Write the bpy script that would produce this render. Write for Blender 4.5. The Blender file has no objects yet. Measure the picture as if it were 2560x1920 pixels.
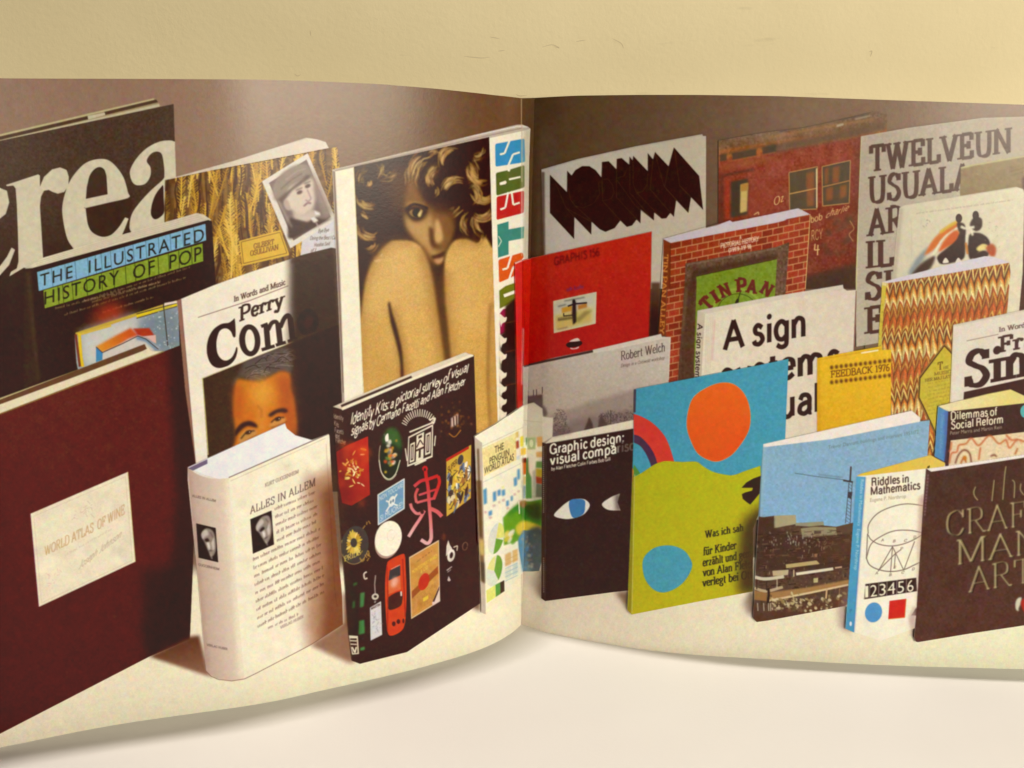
import bpy, math, random
import numpy as np
random.seed(7); RNG = np.random.default_rng(7)
S = bpy.context.scene
COL = S.collection

# ------------------------------------------------------------------ camera, light, exposure
PITCH, ROLL, FPX = math.radians(14.287), math.radians(-1.201), 2490.0
PAGE_H = 0.25                      # booklet 25 cm tall
CAM_H = PAGE_H / 1.0632            # eye a little below the top of the pages
cam_d = bpy.data.cameras.new('camera'); cam = bpy.data.objects.new('camera', cam_d); COL.objects.link(cam)
cam_d.sensor_width = 36.0; cam_d.lens = 36.0 * FPX / 2560.0; cam_d.clip_start = 0.01; cam_d.clip_end = 50
cam.location = (0, 0, CAM_H)
cam.rotation_mode = 'XYZ'
from mathutils import Matrix, Vector
cam.matrix_world = Matrix.Translation((0, 0, CAM_H)) @ Matrix.Rotation(math.pi/2 - PITCH, 4, 'X') @ Matrix.Rotation(-ROLL, 4, 'Z')
S.camera = cam
W = bpy.data.worlds.new('World'); S.world = W; W.use_nodes = True
bg = W.node_tree.nodes['Background']; bg.inputs[0].default_value = (1.0, 0.90, 0.74, 1); bg.inputs[1].default_value = 0.06
S.view_settings.view_transform = 'Standard'; S.view_settings.look = 'None'
S.view_settings.exposure = 0.0; S.view_settings.gamma = 1.0

def area(name, loc, target, sx, sy, power, col, spread=180):
    d = bpy.data.lights.new(name, 'AREA'); d.shape = 'RECTANGLE'; d.size = sx; d.size_y = sy
    d.energy = power; d.color = col; d.spread = math.radians(spread)
    o = bpy.data.objects.new(name, d); COL.objects.link(o); o.location = loc
    o.rotation_euler = (Vector(target) - Vector(loc)).to_track_quat('-Z', 'Y').to_euler()
    return o
WARM = (1.0, 0.86, 0.66)
area('ceiling_lamp', (-0.05, 0.474, 1.6), (-0.05, 0.474, 0.0), 0.14, 0.016, 18.0, (1.0, 0.91, 0.80))
area('room_lamp', (0.95, -0.84, 0.33), (0.06, 0.40, 0.12), 0.85, 0.22, 5.75, (1.0, 0.918, 0.74), 95)

# ------------------------------------------------------------------ the shape of the standing pages
# outline of the page feet as seen in the photograph, carried on to the free edges outside the frame
FOOT = [(0, 1869), (290, 1812), (640, 1761), (810, 1725), (1020, 1677), (1162, 1637), (1234, 1609), (1280, 1582), (1303.5, 1561),
        (1330, 1570), (1370, 1582), (1445, 1597), (1589, 1621), (1734, 1637), (1940, 1649), (2209, 1663), (2560, 1673)]
HEAD = [(0, 195.7), (320, 197), (640, 199), (800, 203.5), (945, 210), (1090, 221.7), (1234, 237.6), (1303.5, 245.4),
        (1445, 239), (1590, 237.2), (1735, 237.2), (1940, 240), (2209, 249.7), (2560, 261.8)]

def rays(px, py):
    u = (np.asarray(px, float) - 1280) / FPX; v = (np.asarray(py, float) - 960) / FPX
    c, s = math.cos(ROLL), math.sin(ROLL)
    u, v = c*u - s*v, s*u + c*v
    cp, sp = math.cos(PITCH), math.sin(PITCH)
    return u, cp - v*sp, -sp - v*cp

def catmull(P, n=12, closed=False):
    P = np.asarray(P, float)
    if closed: Q = np.vstack([P[-1:], P, P[:2]])
    else: Q = np.vstack([2*P[0]-P[1], P, 2*P[-1]-P[-2]])
    t = np.linspace(0, 1, n, endpoint=False)[:, None]
    out = []
    for i in range(1, len(Q)-2):
        p0, p1, p2, p3 = Q[i-1], Q[i], Q[i+1], Q[i+2]
        out.append(.5*((2*p1)+(-p0+p2)*t+(2*p0-5*p1+4*p2-p3)*t**2+(-p0+3*p1-3*p2+p3)*t**3))
    if not closed: out.append(Q[-2:-1])
    return np.vstack(out)

foot = np.array(FOOT, float)
fx, fy, fz = rays(foot[:, 0], foot[:, 1]); k = CAM_H / -fz
fpts = np.stack([fx*k, fy*k], 1)
SP = 8                                                  # index of the fold
left = catmull(fpts[:SP+1][::-1], 8); right = catmull(fpts[SP:], 8)
def smooth_extend(c, extra, bend):
    d = c[-1]-c[-6]; a = math.atan2(d[1], d[0]); out = [c]; p = c[-1].copy(); st = extra/10
    for i in range(10):
        a += bend/10; p = p + st*np.array([math.cos(a), math.sin(a)]); out.append(p[None].copy())
    return np.vstack(out)
left = smooth_extend(left, 0.062, 0.10); right = smooth_extend(right, 0.045, 0.03)
def arclen(c): return np.concatenate([[0], np.cumsum(np.hypot(*(np.diff(c, axis=0).T)))])
lL, lR = arclen(left), arclen(right)
PLAN = np.vstack([left[::-1], right[1:]])               # from the left free edge to the right free edge
PS = np.concatenate([-lL[::-1], lR[1:]])                # signed distance from the fold along the paper
S0, S1 = PS[0], PS[-1]
PANG = np.arctan2(PLAN[:, 0], PLAN[:, 1]); PR = np.hypot(PLAN[:, 0], PLAN[:, 1])
def px_to_page(px, py):
    x, y, z = rays(px, py)
    a = np.arctan2(x, y); h = np.hypot(x, y)
    s = np.interp(a, PANG, PS); r = 1/np.interp(a, PANG, 1/PR)
    return s, CAM_H + z/h*r
hx = np.array(HEAD, float); hs, hz = px_to_page(hx[:, 0], hx[:, 1])
HS = np.concatenate([[S0], hs, [S1]]); HZ = np.concatenate([[hz[0]-.0006], hz, [hz[-1]-.0006]])
def head_z(s): return np.interp(s, HS, HZ)
def plan_at(s): return np.interp(s, PS, PLAN[:, 0]), np.interp(s, PS, PLAN[:, 1])
def page_to_px(s, z):
    X, Y = plan_at(s); Z = np.asarray(z) - CAM_H
    cp, sp = math.cos(PITCH), math.sin(PITCH)
    fw = Y*cp - Z*sp; up = Y*sp + Z*cp
    u, v = X/fw, -up/fw
    c, s_ = math.cos(-ROLL), math.sin(-ROLL)
    u, v = c*u - s_*v, s_*u + c*v
    return 1280+FPX*u, 960+FPX*v

# ------------------------------------------------------------------ a small drawing kit for the printed sheet
OX, OY, CW, CH = -420, 150, 3440, 1960
CAN = np.zeros((CH, CW, 3), np.float32)
def resize(a, h, w):
    yi = np.linspace(0, a.shape[0]-1.001, h); xi = np.linspace(0, a.shape[1]-1.001, w)
    y0 = yi.astype(int); x0 = xi.astype(int); fy_ = (yi-y0)[:, None]; fx_ = (xi-x0)[None]
    fy_ = fy_*fy_*(3-2*fy_); fx_ = fx_*fx_*(3-2*fx_)
    A = a[y0]; B = a[y0+1]
    return ((A[:, x0]*(1-fx_)+A[:, x0+1]*fx_)*(1-fy_)+(B[:, x0]*(1-fx_)+B[:, x0+1]*fx_)*fy_).astype(np.float32)
def vnoise(cell, seed, ax=1.0):
    r = np.random.default_rng(seed)
    return resize(r.standard_normal((int(CH/cell)+3, int(CW/cell/ax)+3)), CH, CW)
NG = {c: vnoise(c, 11+c) for c in (2, 4, 9, 24, 70, 200)}
def box1(a, r, ax):
    if r < 1: return a
    p = [(0, 0)]*a.ndim; p[ax] = (r+1, r); b = np.cumsum(np.pad(a, p, mode='edge'), axis=ax, dtype=np.float64)
    n = a.shape[ax]
    hi = np.take(b, np.arange(2*r+1, 2*r+1+n), axis=ax); lo = np.take(b, np.arange(0, n), axis=ax)
    return ((hi-lo)/(2*r+1)).astype(np.float32)
def blur(a, sig):
    r = max(1, int(round(sig*0.98)))
    for _ in range(3): a = box1(box1(a, r, 0), r, 1)
    return a
def cov(polys, pad=0, nz=False):
    polys = [np.asarray(p, float) for p in polys if len(p) > 2]
    if not polys: return None
    A = np.vstack(polys); B = np.vstack([np.roll(p, -1, 0) for p in polys])
    A = A-[OX, OY]; B = B-[OX, OY]
    x0 = int(max(0, math.floor(A[:, 0].min())-pad)); x1 = int(min(CW, math.ceil(A[:, 0].max())+1+pad))
    y0 = int(max(0, math.floor(A[:, 1].min())-pad)); y1 = int(min(CH, math.ceil(A[:, 1].max())+1+pad))
    if x1 <= x0 or y1 <= y0: return None
    Wd, Hd = x1-x0, y1-y0; SS = 4
    keep = A[:, 1] != B[:, 1]; A, B = A[keep], B[keep]
    out = np.zeros((Hd, Wd+3))
    step = max(1, int(3e6/max(1, len(A))/SS))
    for r0 in range(0, Hd, step):
        r1 = min(Hd, r0+step); yy = y0+r0+(np.arange((r1-r0)*SS)+.5)/SS
        up = (A[None, :, 1] <= yy[:, None]) & (B[None, :, 1] > yy[:, None])
        dn = (B[None, :, 1] <= yy[:, None]) & (A[None, :, 1] > yy[:, None])
        act = up | dn; m = int(act.sum(1).max()) if act.size else 0
        if m < 2: continue
        sl = (B[:, 0]-A[:, 0])/(B[:, 1]-A[:, 1])
        xs = np.where(act, A[None, :, 0]+(yy[:, None]-A[None, :, 1])*sl[None], np.inf)
        o = np.argsort(xs, 1)[:, :m]; xs = np.take_along_axis(xs, o, 1)
        if nz: wd = np.cumsum(np.take_along_axis(up.astype(int)-dn.astype(int), o, 1), 1)
        rr = np.arange(len(yy))//SS
        acc = np.zeros((r1-r0)*(Wd+3))
        for kk in range(m-1):
            ok = np.isfinite(xs[:, kk+1])
            ok &= (wd[:, kk] != 0) if nz else (kk % 2 == 0)
            if not ok.any(): continue
            a = np.clip(xs[ok, kk]-x0, 0, Wd); b = np.clip(xs[ok, kk+1]-x0, 0, Wd); ro = rr[ok]*(Wd+3)
            for v, sg in ((a, 1), (b, -1)):
                f = np.floor(v).astype(int); fr = v-f
                acc += np.bincount(ro+f, sg*(1-fr)/SS, len(acc)) + np.bincount(ro+f+1, sg*fr/SS, len(acc))
        out[r0:r1] += acc.reshape(r1-r0, Wd+3)
    C = np.clip(np.cumsum(out, 1)[:, :Wd], 0, 1).astype(np.float32)
    return x0, y0, C
CLIP = None
def set_clip(*polys):
    global CLIP
    if not polys: CLIP = None; return
    CLIP = np.zeros((CH, CW), np.float32)
    for p in polys:
        r = cov([p])
        if r: x0, y0, C = r; v = CLIP[y0:y0+C.shape[0], x0:x0+C.shape[1]]; np.maximum(v, C, out=v)
def fill(polys, col, a=1.0, soft=0, mul=False, nz=False, clip=True):
    if len(polys) and np.ndim(polys[0]) == 1: polys = [polys]
    r = cov(polys, int(soft*3)+1 if soft else 0, nz)
    if r is None: return
    x0, y0, C = r
    if soft: C = blur(C, soft)
    h, w = C.shape
    if CLIP is not None and clip: C = C*CLIP[y0:y0+h, x0:x0+w]
    C = C*a
    v = CAN[y0:y0+h, x0:x0+w]
    if callable(col):
        Y, X = np.mgrid[y0:y0+h, x0:x0+w]
        c = col(X+OX+.5, Y+OY+.5, (slice(y0, y0+h), slice(x0, x0+w))).astype(np.float32)/255
    else: c = np.array(col, np.float32)/255
    if mul: v *= 1-C[..., None]*(1-c)
    else: v += C[..., None]*(c-v)
def grad(c0, p0, c1, p1, extra=None):
    c0 = np.array(c0, float); c1 = np.array(c1, float); d = np.array(p1, float)-p0; L = (d**2).sum()
    def f(X, Y, ix):
        t = np.clip(((X-p0[0])*d[0]+(Y-p0[1])*d[1])/L, 0, 1)[..., None]
        c = c0*(1-t)+c1*t
        return c if extra is None else c+extra(X, Y, ix)[..., None]
    return f
def mott(col, amp=6, cell=4):
    col = np.array(col, float)
    return lambda X, Y, ix: col+(NG[cell][ix]*amp)[..., None]
def offs(pts, wid):
    P = np.asarray(pts, float); w = np.broadcast_to(np.asarray(wid, float), (len(P),))
    T = np.gradient(P, axis=0); L = np.hypot(T[:, 0], T[:, 1]); L[L == 0] = 1; T /= L[:, None]
    N = np.stack([-T[:, 1], T[:, 0]], 1)*w[:, None]/2
    return np.vstack([P+N, (P-N)[::-1]])
def orient(p):
    p = np.asarray(p, float); q = np.roll(p, -1, 0)
    return p if (p[:, 0]*q[:, 1]-q[:, 0]*p[:, 1]).sum() > 0 else p[::-1]
def line(pts, wid, col, a=1.0, soft=0, curve=False, taper=False, **k):
    P = catmull(pts, 8) if curve and len(pts) > 2 else np.asarray(pts, float)
    if taper:
        if len(P) < 5:
            t = np.linspace(0, 1, 7); cum = np.linspace(0, 1, len(P)); P = np.stack([np.interp(t, cum, P[:, 0]), np.interp(t, cum, P[:, 1])], 1)
        t = np.linspace(0, 1, len(P)); w = wid*np.sin(np.pi*(t*.9+.05))**.6
        fill([offs(P, w)], col, a, soft, **k)
    elif curve or len(P) == 2: fill([orient(offs(P, wid))], col, a, soft, nz=True, **k)
    else: fill([orient(offs(P[i:i+2], wid)) for i in range(len(P)-1)], col, a, soft, nz=True, **k)
def ell(cx, cy, rx, ry, rot=0, n=36):
    t = np.linspace(0, 2*np.pi, n, endpoint=False); c, s = math.cos(math.radians(rot)), math.sin(math.radians(rot))
    x = rx*np.cos(t); y = ry*np.sin(t)
    return np.stack([cx+c*x-s*y, cy+s*x+c*y], 1)
ZO = dict(A1=(0, 150), A2=(380, 300), A3=(800, 200), A4=(1300, 230), A5=(1920, 230), B1=(0, 500), B2=(440, 680), B3=(800, 600), B4=(1260, 700),
          B5=(1700, 700), B6=(2060, 640, 1), C1=(0, 860), C2=(420, 1040), C3=(800, 860), C4=(800, 1200), D1=(1260, 1060), D2=(1820, 1040),
          D3=(2060, 940, 1), D4=(2060, 1265, 1), D5=(0, 1340), F=(0, 0, 2), N1=(825, 300, 3), N2=(825, 875, 3), N3=(1850, 1025, 4))
def P(s, tag=None):
    """points 'x,y x,y' read off the sketch sheet named by tag (the sheets differ in origin and scale)"""
    tag, s = s.split(':') if tag is None else (tag, s)
    z = ZO[tag]; k = .28933 if len(z) == 2 else {1: .22604, 2: 1.1573, 3: .45276, 4: .55906}[z[2]]
    a = np.array([[float(v) for v in q.split(',')] for q in s.split()])
    return a*k+np.array(z[:2])
def sm(s, n=8, tag=None): return catmull(P(s, tag) if isinstance(s, str) else s, n, True)
class Quad:
    """maps the unit square (u right, v down) onto four corners (tl, tr, br, bl)"""
    def __init__(q, c):
        c = P(c) if isinstance(c, str) else np.asarray(c, float)
        M = []; R = []
        for (u, v), (x, y) in zip(((0, 0), (1, 0), (1, 1), (0, 1)), c):
            M += [[u, v, 1, 0, 0, 0, -x*u, -x*v], [0, 0, 0, u, v, 1, -y*u, -y*v]]; R += [x, y]
        q.H = np.append(np.linalg.solve(np.array(M), np.array(R)), 1).reshape(3, 3); q.I = np.linalg.inv(q.H); q.c = c
    def __call__(q, uv):
        uv = np.atleast_2d(np.asarray(uv, float)); r = np.c_[uv, np.ones(len(uv))]@q.H.T; return r[:, :2]/r[:, 2:]
    def inv(q, X, Y):
        d = q.I[2, 0]*X+q.I[2, 1]*Y+q.I[2, 2]
        return (q.I[0, 0]*X+q.I[0, 1]*Y+q.I[0, 2])/d, (q.I[1, 0]*X+q.I[1, 1]*Y+q.I[1, 2])/d
    def rect(q, u0, v0, u1, v1): return q([(u0, v0), (u1, v0), (u1, v1), (u0, v1)])
    def ell(q, u, v, ru, rv, rot=0): return q(ell(u, v, ru, rv, rot))

# lettering: sans outlines come from Blender's built-in font, serif and pen letters from the strokes below
def outlines(body, weight=0, spacing=1.0, shear=0.0):
    c = bpy.data.curves.new('tmp', 'FONT'); c.body = body; c.fill_mode = 'NONE'; c.resolution_u = 3
    c.offset = weight; c.space_character = spacing; c.shear = shear
    o = bpy.data.objects.new('tmp', c); COL.objects.link(o)
    m = bpy.data.meshes.new_from_object(o.evaluated_get(bpy.context.evaluated_depsgraph_get()))
    V = np.array([v.co[:2] for v in m.vertices]); nb = {}
    for e in m.edges:
        a, b = e.vertices; nb.setdefault(a, []).append(b); nb.setdefault(b, []).append(a)
    seen = set(); L = []
    for s in nb:
        if s in seen: continue
        lp = [s]; seen.add(s); cur = s
        while True:
            n = [x for x in nb[cur] if x not in seen]
            if not n: break
            cur = n[0]; seen.add(cur); lp.append(cur)
        L.append(V[lp])
    bpy.data.objects.remove(o); bpy.data.meshes.remove(m); bpy.data.curves.remove(c)
    return L
CAPH = None
def place(L, x0, x1, cap, P0, P1, h0, h1, lean):
    P0 = np.array(P0, float); P1 = np.array(P1, float); out = []
    for p in L:
        t = (p[:, :1]-x0)/(x1-x0); y = p[:, 1:]/cap
        out.append(P0+(P1-P0)*t + y*(h0+(h1-h0)*t)*(np.array([lean], float) if isinstance(lean, tuple) else np.array([[lean, -1.0]])))
    return out
def sans(body, P0, P1, h0, h1=None, col=(0, 0, 0), w=0.0, a=1.0, lean=0.0, shear=0.0, soft=0, sp=1.0):
    global CAPH
    if CAPH is None: CAPH = max(p[:, 1].max() for p in outlines('H'))
    L = outlines(body, w, sp, shear)
    if not L: return
    A = np.vstack(L)
    fill(place(L, A[:, 0].min(), A[:, 0].max(), CAPH, P0, P1, h0, h0 if h1 is None else h1, lean), col, a, soft)

X_ = .68   # x-height
G = {}
def g(ch, w, *st): G[ch] = (w, st)
# a stroke: 'l' or 'c' + points; 's' + points = foot or head serifs; 'd' + point = dot
g('A', .9, 'l .08,0 .44,1', 'l .42,1 .80,0', 'l .22,.33 .66,.33', 's .08,0 .80,0')
g('B', .8, 'l .18,0 .18,1', 'c .18,1 .45,1 .62,.88 .60,.62 .42,.53 .18,.53', 'c .18,.53 .48,.53 .68,.40 .66,.12 .45,0 .18,0', 's .12,0 .12,1')
g('C', .85, 'c .74,.76 .60,.94 .44,.98 .18,.84 .10,.50 .18,.16 .44,.01 .62,.05 .76,.26', 'b .74,.99 .74,.68')
g('D', .9, 'l .18,0 .18,1', 'c .18,1 .50,.99 .76,.78 .78,.25 .52,.01 .18,0', 's .12,0 .12,1')
g('E', .8, 'l .18,0 .18,1', 'l .18,.97 .68,.97', 'l .18,.03 .70,.03', 'l .18,.52 .52,.52', 'b .67,1 .67,.72', 'b .69,0 .69,.30', 'b .52,.38 .52,.68', 's .12,0 .12,1')
g('F', .76, 'l .18,0 .18,1', 'l .18,.97 .68,.97', 'l .18,.50 .50,.50', 'b .66,1 .66,.72', 'b .50,.36 .50,.66', 's .18,0 .12,1')
g('G', .9, 'c .74,.78 .58,.97 .40,.98 .16,.82 .10,.50 .18,.18 .42,.01 .62,.04 .74,.14', 'b .72,.98 .72,.70', 'l .72,.08 .72,.44', 's .72,.44')
g('H', .95, 'l .18,0 .18,1', 'l .74,0 .74,1', 'l .18,.52 .74,.52', 's .18,0 .18,1 .74,0 .74,1')
g('I', .42, 'l .21,0 .21,1', 's .21,0 .21,1')
g('K', .9, 'l .18,0 .18,1', 'l .20,.38 .70,1', 'l .34,.56 .76,0', 's .18,0 .18,1 .70,1 .76,0')
g('L', .75, 'l .18,0 .18,1', 'l .18,.03 .66,.03', 'b .66,0 .66,.32', 's .18,1 .12,0')
g('M', 1.1, 'l .15,0 .15,1', 'l .15,1 .52,.05', 'l .52,.05 .90,1', 'l .92,1 .92,0', 's .15,0 .10,1 .92,0 .96,1')
g('N', .98, 'l .16,0 .16,1', 'l .16,1 .80,0', 'l .80,0 .80,1', 's .16,0 .12,1 .80,1')
g('O', .92, 'c .46,.99 .20,.86 .10,.50 .20,.14 .46,.01 .72,.14 .82,.50 .72,.86 .46,.99')
g('P', .78, 'l .18,0 .18,1', 'c .18,1 .48,1 .68,.88 .68,.58 .48,.46 .18,.46', 's .18,0 .12,1')
g('R', .86, 'l .18,0 .18,1', 'c .18,1 .48,1 .64,.88 .64,.60 .46,.50 .18,.50', 'l .40,.50 .74,0', 's .18,0 .12,1 .78,0')
g('S', .72, 'c .60,.80 .44,.97 .22,.92 .14,.72 .30,.58 .52,.44 .62,.22 .46,.02 .22,.04 .12,.22', 'b .60,.98 .60,.72', 'b .11,.02 .11,.30')
g('T', .84, 'l .42,0 .42,1', 'l .08,.97 .76,.97', 'b .09,1 .09,.70', 'b .75,1 .75,.70', 's .42,0')
g('U', .92, 'c .18,1 .18,.40 .26,.08 .48,0 .70,.08 .76,.40 .76,1', 's .18,1 .76,1')
g('V', .86, 'l .08,1 .42,0', 'l .42,0 .76,1', 's .08,1 .78,1')
g('W', 1.2, 'l .08,1 .34,0', 'l .34,0 .58,.96', 'l .56,1 .82,0', 'l .82,0 1.06,1', 's .08,1 .56,1 1.08,1')
g('Y', .84, 'l .08,1 .42,.46', 'l .42,.46 .76,1', 'l .42,0 .42,.48', 's .08,1 .76,1 .42,0')
g('Z', .8, 'l .12,.97 .68,.97', 'l .68,.97 .12,.03', 'l .12,.03 .70,.03')
g('J', .6, 'c .40,1 .40,.30 .30,.02 .10,.04', 's .40,1')
g('a', .62, 'c .14,.54 .28,.66 .44,.58 .46,.40 .46,.06', 'l .46,.02 .56,.04', 'c .46,.40 .24,.38 .12,.20 .20,.04 .36,.04 .46,.16')
g('b', .66, 'l .14,0 .14,1', 'c .14,.50 .32,.66 .50,.56 .56,.34 .48,.08 .30,.0 .14,.12', 's .10,1')
g('c', .56, 'c .48,.52 .32,.66 .16,.54 .10,.34 .16,.10 .32,.02 .50,.14')
g('d', .68, 'l .50,0 .50,1', 'c .50,.50 .32,.66 .14,.56 .08,.34 .16,.08 .34,.0 .50,.12', 's .46,1 .54,0')
g('e', .58, 'l .12,.36 .50,.36', 'c .50,.36 .46,.60 .30,.67 .14,.56 .09,.34 .16,.10 .32,.02 .50,.14')
g('f', .40, 'c .18,0 .18,.50 .22,.90 .36,1.0 .42,.92', 'l .06,.64 .34,.64', 's .18,0')
g('g', .62, 'c .30,.66 .14,.58 .12,.40 .30,.24 .46,.40 .46,.58 .30,.66', 'c .28,.24 .12,.12 .30,.04 .50,-.04 .50,-.24 .26,-.30 .08,-.18 .16,-.02', 'l .44,.60 .58,.64')
g('h', .70, 'l .14,0 .14,1', 'c .14,.46 .30,.66 .48,.60 .52,.40 .52,0', 's .14,0 .10,1 .52,0')
g('i', .34, 'l .17,0 .17,.66', 's .17,0 .12,.66', 'd .17,.90')
g('j', .32, 'c .18,.66 .18,.0 .08,-.28', 'd .18,.90')
g('k', .66, 'l .14,0 .14,1', 'l .16,.26 .50,.66', 'l .26,.38 .54,0', 's .14,0 .10,1 .56,0 .50,.66')
g('l', .32, 'l .16,0 .16,1', 's .16,0 .11,1')
g('m', 1.04, 'l .14,0 .14,.66', 'c .14,.46 .28,.66 .44,.60 .48,.40 .48,0', 'c .48,.46 .62,.66 .80,.60 .84,.40 .84,0', 's .14,0 .10,.66 .48,0 .84,0')
g('n', .70, 'l .14,0 .14,.66', 'c .14,.46 .30,.66 .48,.60 .52,.40 .52,0', 's .14,0 .10,.66 .52,0')
g('o', .64, 'c .32,.67 .14,.56 .09,.33 .14,.10 .32,.0 .50,.10 .55,.33 .50,.56 .32,.67')
g('p', .68, 'l .14,-.30 .14,.66', 'c .14,.50 .32,.66 .50,.56 .56,.34 .48,.08 .30,.0 .14,.12', 's .14,-.30 .10,.66')
g('q', .66, 'l .50,-.30 .50,.66', 'c .50,.50 .32,.66 .14,.56 .08,.34 .16,.08 .34,.0 .50,.12')
g('r', .50, 'l .14,0 .14,.66', 'c .14,.42 .24,.64 .44,.62', 's .14,0 .10,.66', 'q .42,.58')
g('s', .50, 'c .40,.56 .24,.67 .12,.56 .16,.40 .34,.32 .42,.14 .28,.0 .12,.04 .08,.14')
g('t', .42, 'c .18,.88 .18,.30 .22,.04 .38,.04', 'l .06,.64 .36,.64')
g('u', .68, 'c .14,.66 .14,.20 .22,.02 .38,.02 .50,.18', 'l .50,0 .50,.66', 's .10,.66 .46,.66 .54,0')
g('v', .62, 'l .08,.66 .30,0', 'l .30,0 .52,.66', 's .08,.66 .54,.66')
g('w', .92, 'l .08,.66 .26,0', 'l .26,0 .44,.64', 'l .44,.66 .62,0', 'l .62,0 .80,.66', 's .08,.66 .44,.66 .82,.66')
g('x', .6, 'l .08,.66 .50,0', 'l .08,0 .50,.66')
g('y', .62, 'l .08,.66 .30,.02', 'c .54,.66 .34,.06 .22,-.28 .06,-.26', 's .08,.66 .56,.66', 'q .06,-.22')
g('z', .54, 'l .08,.63 .44,.63', 'l .44,.63 .08,.03', 'l .08,.03 .46,.03')
G['\u00e4'] = (.62, G['a'][1]+('d .18,.90', 'd .42,.90')); G['\u00fc'] = (.68, G['u'][1]+('d .20,.90', 'd .46,.90'))
g('1', .5, 'l .26,0 .26,1', 'l .26,1 .10,.82', 's .26,0'); g('9', .62, 'c .48,.70 .32,.48 .12,.62 .14,.92 .34,1 .50,.86 .52,.50 .38,.06 .14,.04')
g('7', .6, 'l .08,.96 .52,.96', 'l .52,.96 .22,0', 'b .09,1 .09,.78'); g('6', .62, 'c .50,.94 .24,.90 .10,.50 .14,.10 .34,.0 .50,.16 .48,.44 .30,.54 .12,.40')
g('5', .62, 'l .18,.96 .50,.96', 'l .18,.98 .14,.54', 'c .14,.54 .30,.62 .50,.48 .50,.16 .32,.02 .12,.08'); g('(', .3, 'c .24,1.05 .10,.70 .10,.30 .24,-.1'); g(')', .3, 'c .06,1.05 .20,.70 .20,.30 .06,-.1')
g("'", .2, 'l .10,1 .08,.78'); g(':', .3, 'd .14,.08', 'd .14,.60'); g('.', .28, 'd .14,.06'); g(',', .28, 'l .16,.08 .08,-.12'); g('-', .4, 'l .06,.34 .32,.34')
def serif(body, P0, P1, h0, h1=None, col=(0, 0, 0), thick=.17, thin=.06, slab=.09, sl=.16, a=1.0, lean=0.0, soft=0, track=0.0, jit=0.0, shape=1.2, slant=0.0, beak=False, alt=None):
    out = []; x = 0.0
    for ch in body:
        if ch == ' ': x += .38 if slab > 0 else .26; continue
        if ch not in G: x += .4; continue
        w, st = (alt or G).get(ch) or G[ch]; jy = jit*random.uniform(-1, 1); jr = 1+jit*random.uniform(-1, 1)
        sx = 1+(thick-.17)*(1.1 if slab > 0 else .6); sl_ = max(sl, thick/2+.085) if slab > .055 else sl
        for q in st:
            kind, pts = q[0], np.array([[float(v) for v in r.split(',')] for r in q[2:].split()])
            pts = pts*[sx, jr]
            if slab <= 0 and kind in 'bq' and not beak: continue
            if kind == 'b': kind = 'l'
            if kind == 'q': kind = 'd'
            if kind == 's':
                if slab > 0:
                    for p in pts:
                        yy = p[1]+(slab/2 if p[1] < .3 else -slab/2)
                        out.append(np.array([[p[0]-sl_, yy-slab/2], [p[0]+sl_, yy-slab/2], [p[0]+sl_, yy+slab/2], [p[0]-sl_, yy+slab/2]])+[x, jy])
                continue
            if kind == 'd': out.append(ell(pts[0, 0], pts[0, 1], thick*.55, thick*.55, n=12)+[x, jy]); continue
            pp = catmull(pts, 10) if kind == 'c' else pts
            T = np.gradient(pp, axis=0); th = np.arctan2(T[:, 1], T[:, 0])
            wd = thin+(thick-thin)*np.abs(np.sin(th+.28))**shape
            out.append(offs(pp, wd)+[x, jy])
        x += w*sx+track
    if not out: return
    for o in out: o[:, 0] += slant*o[:, 1]
    A = np.vstack(out); x0, x1 = A[:, 0].min(), A[:, 0].max()
    L = place(out, x0, x1, 1.0, P0, P1, h0, h0 if h1 is None else h1, lean)
    fill([orient(p) for p in L], col, a, soft, nz=True)
GG = {}
for _c, _w, _st in (('g', .64, ('c .50,.50 .32,.66 .14,.56 .08,.34 .16,.10 .34,.03 .50,.14', 'l .51,.66 .51,.0', 'c .51,.02 .48,-.18 .30,-.24 .12,-.14')),
                    ('a', .60, ('c .12,.50 .20,.64 .38,.64 .48,.52 .48,.36', 'l .48,.44 .48,.10', 'c .48,.10 .50,.02 .56,.03', 'c .48,.40 .26,.36 .12,.28 .10,.10 .26,.01 .42,.08 .48,.18')),
                    ('y', .58, ('l .08,.66 .31,.04', 'c .52,.66 .36,.16 .26,-.12 .16,-.22 .06,-.21')), ('f', .36, ('c .18,0 .18,.50 .20,.86 .30,.97 .38,.95', 'l .05,.62 .34,.62')),
                    ('R', .84, ('l .16,0 .16,1', 'c .16,.95 .48,.95 .64,.86 .64,.62 .48,.52 .16,.52', 'c .40,.52 .62,.46 .66,.20 .70,0')), ('1', .5, ('l .30,0 .30,1', 'l .30,.92 .10,.78')),
                    ('G', .9, ('c .74,.74 .58,.95 .42,.97 .18,.84 .10,.50 .18,.16 .44,.02 .64,.10 .74,.30', 'l .78,.0 .76,.46', 'l .48,.44 .80,.44')), ('r', .42, ('l .15,0 .15,.66', 'c .15,.40 .22,.60 .40,.61')),
                    ('t', .38, ('c .18,.86 .18,.30 .20,.06 .34,.03', 'l .05,.62 .34,.62'))):
    GG[_c] = (_w, _st)
def grot(body, P0, P1, h0, h1=None, col=(0, 0, 0), wt=.17, **k):
    k.setdefault('track', .02)
    serif(body, P0, P1, h0, h1, col, thick=wt, thin=wt*.84, slab=0, shape=1.0, alt=GG, **k)
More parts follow.
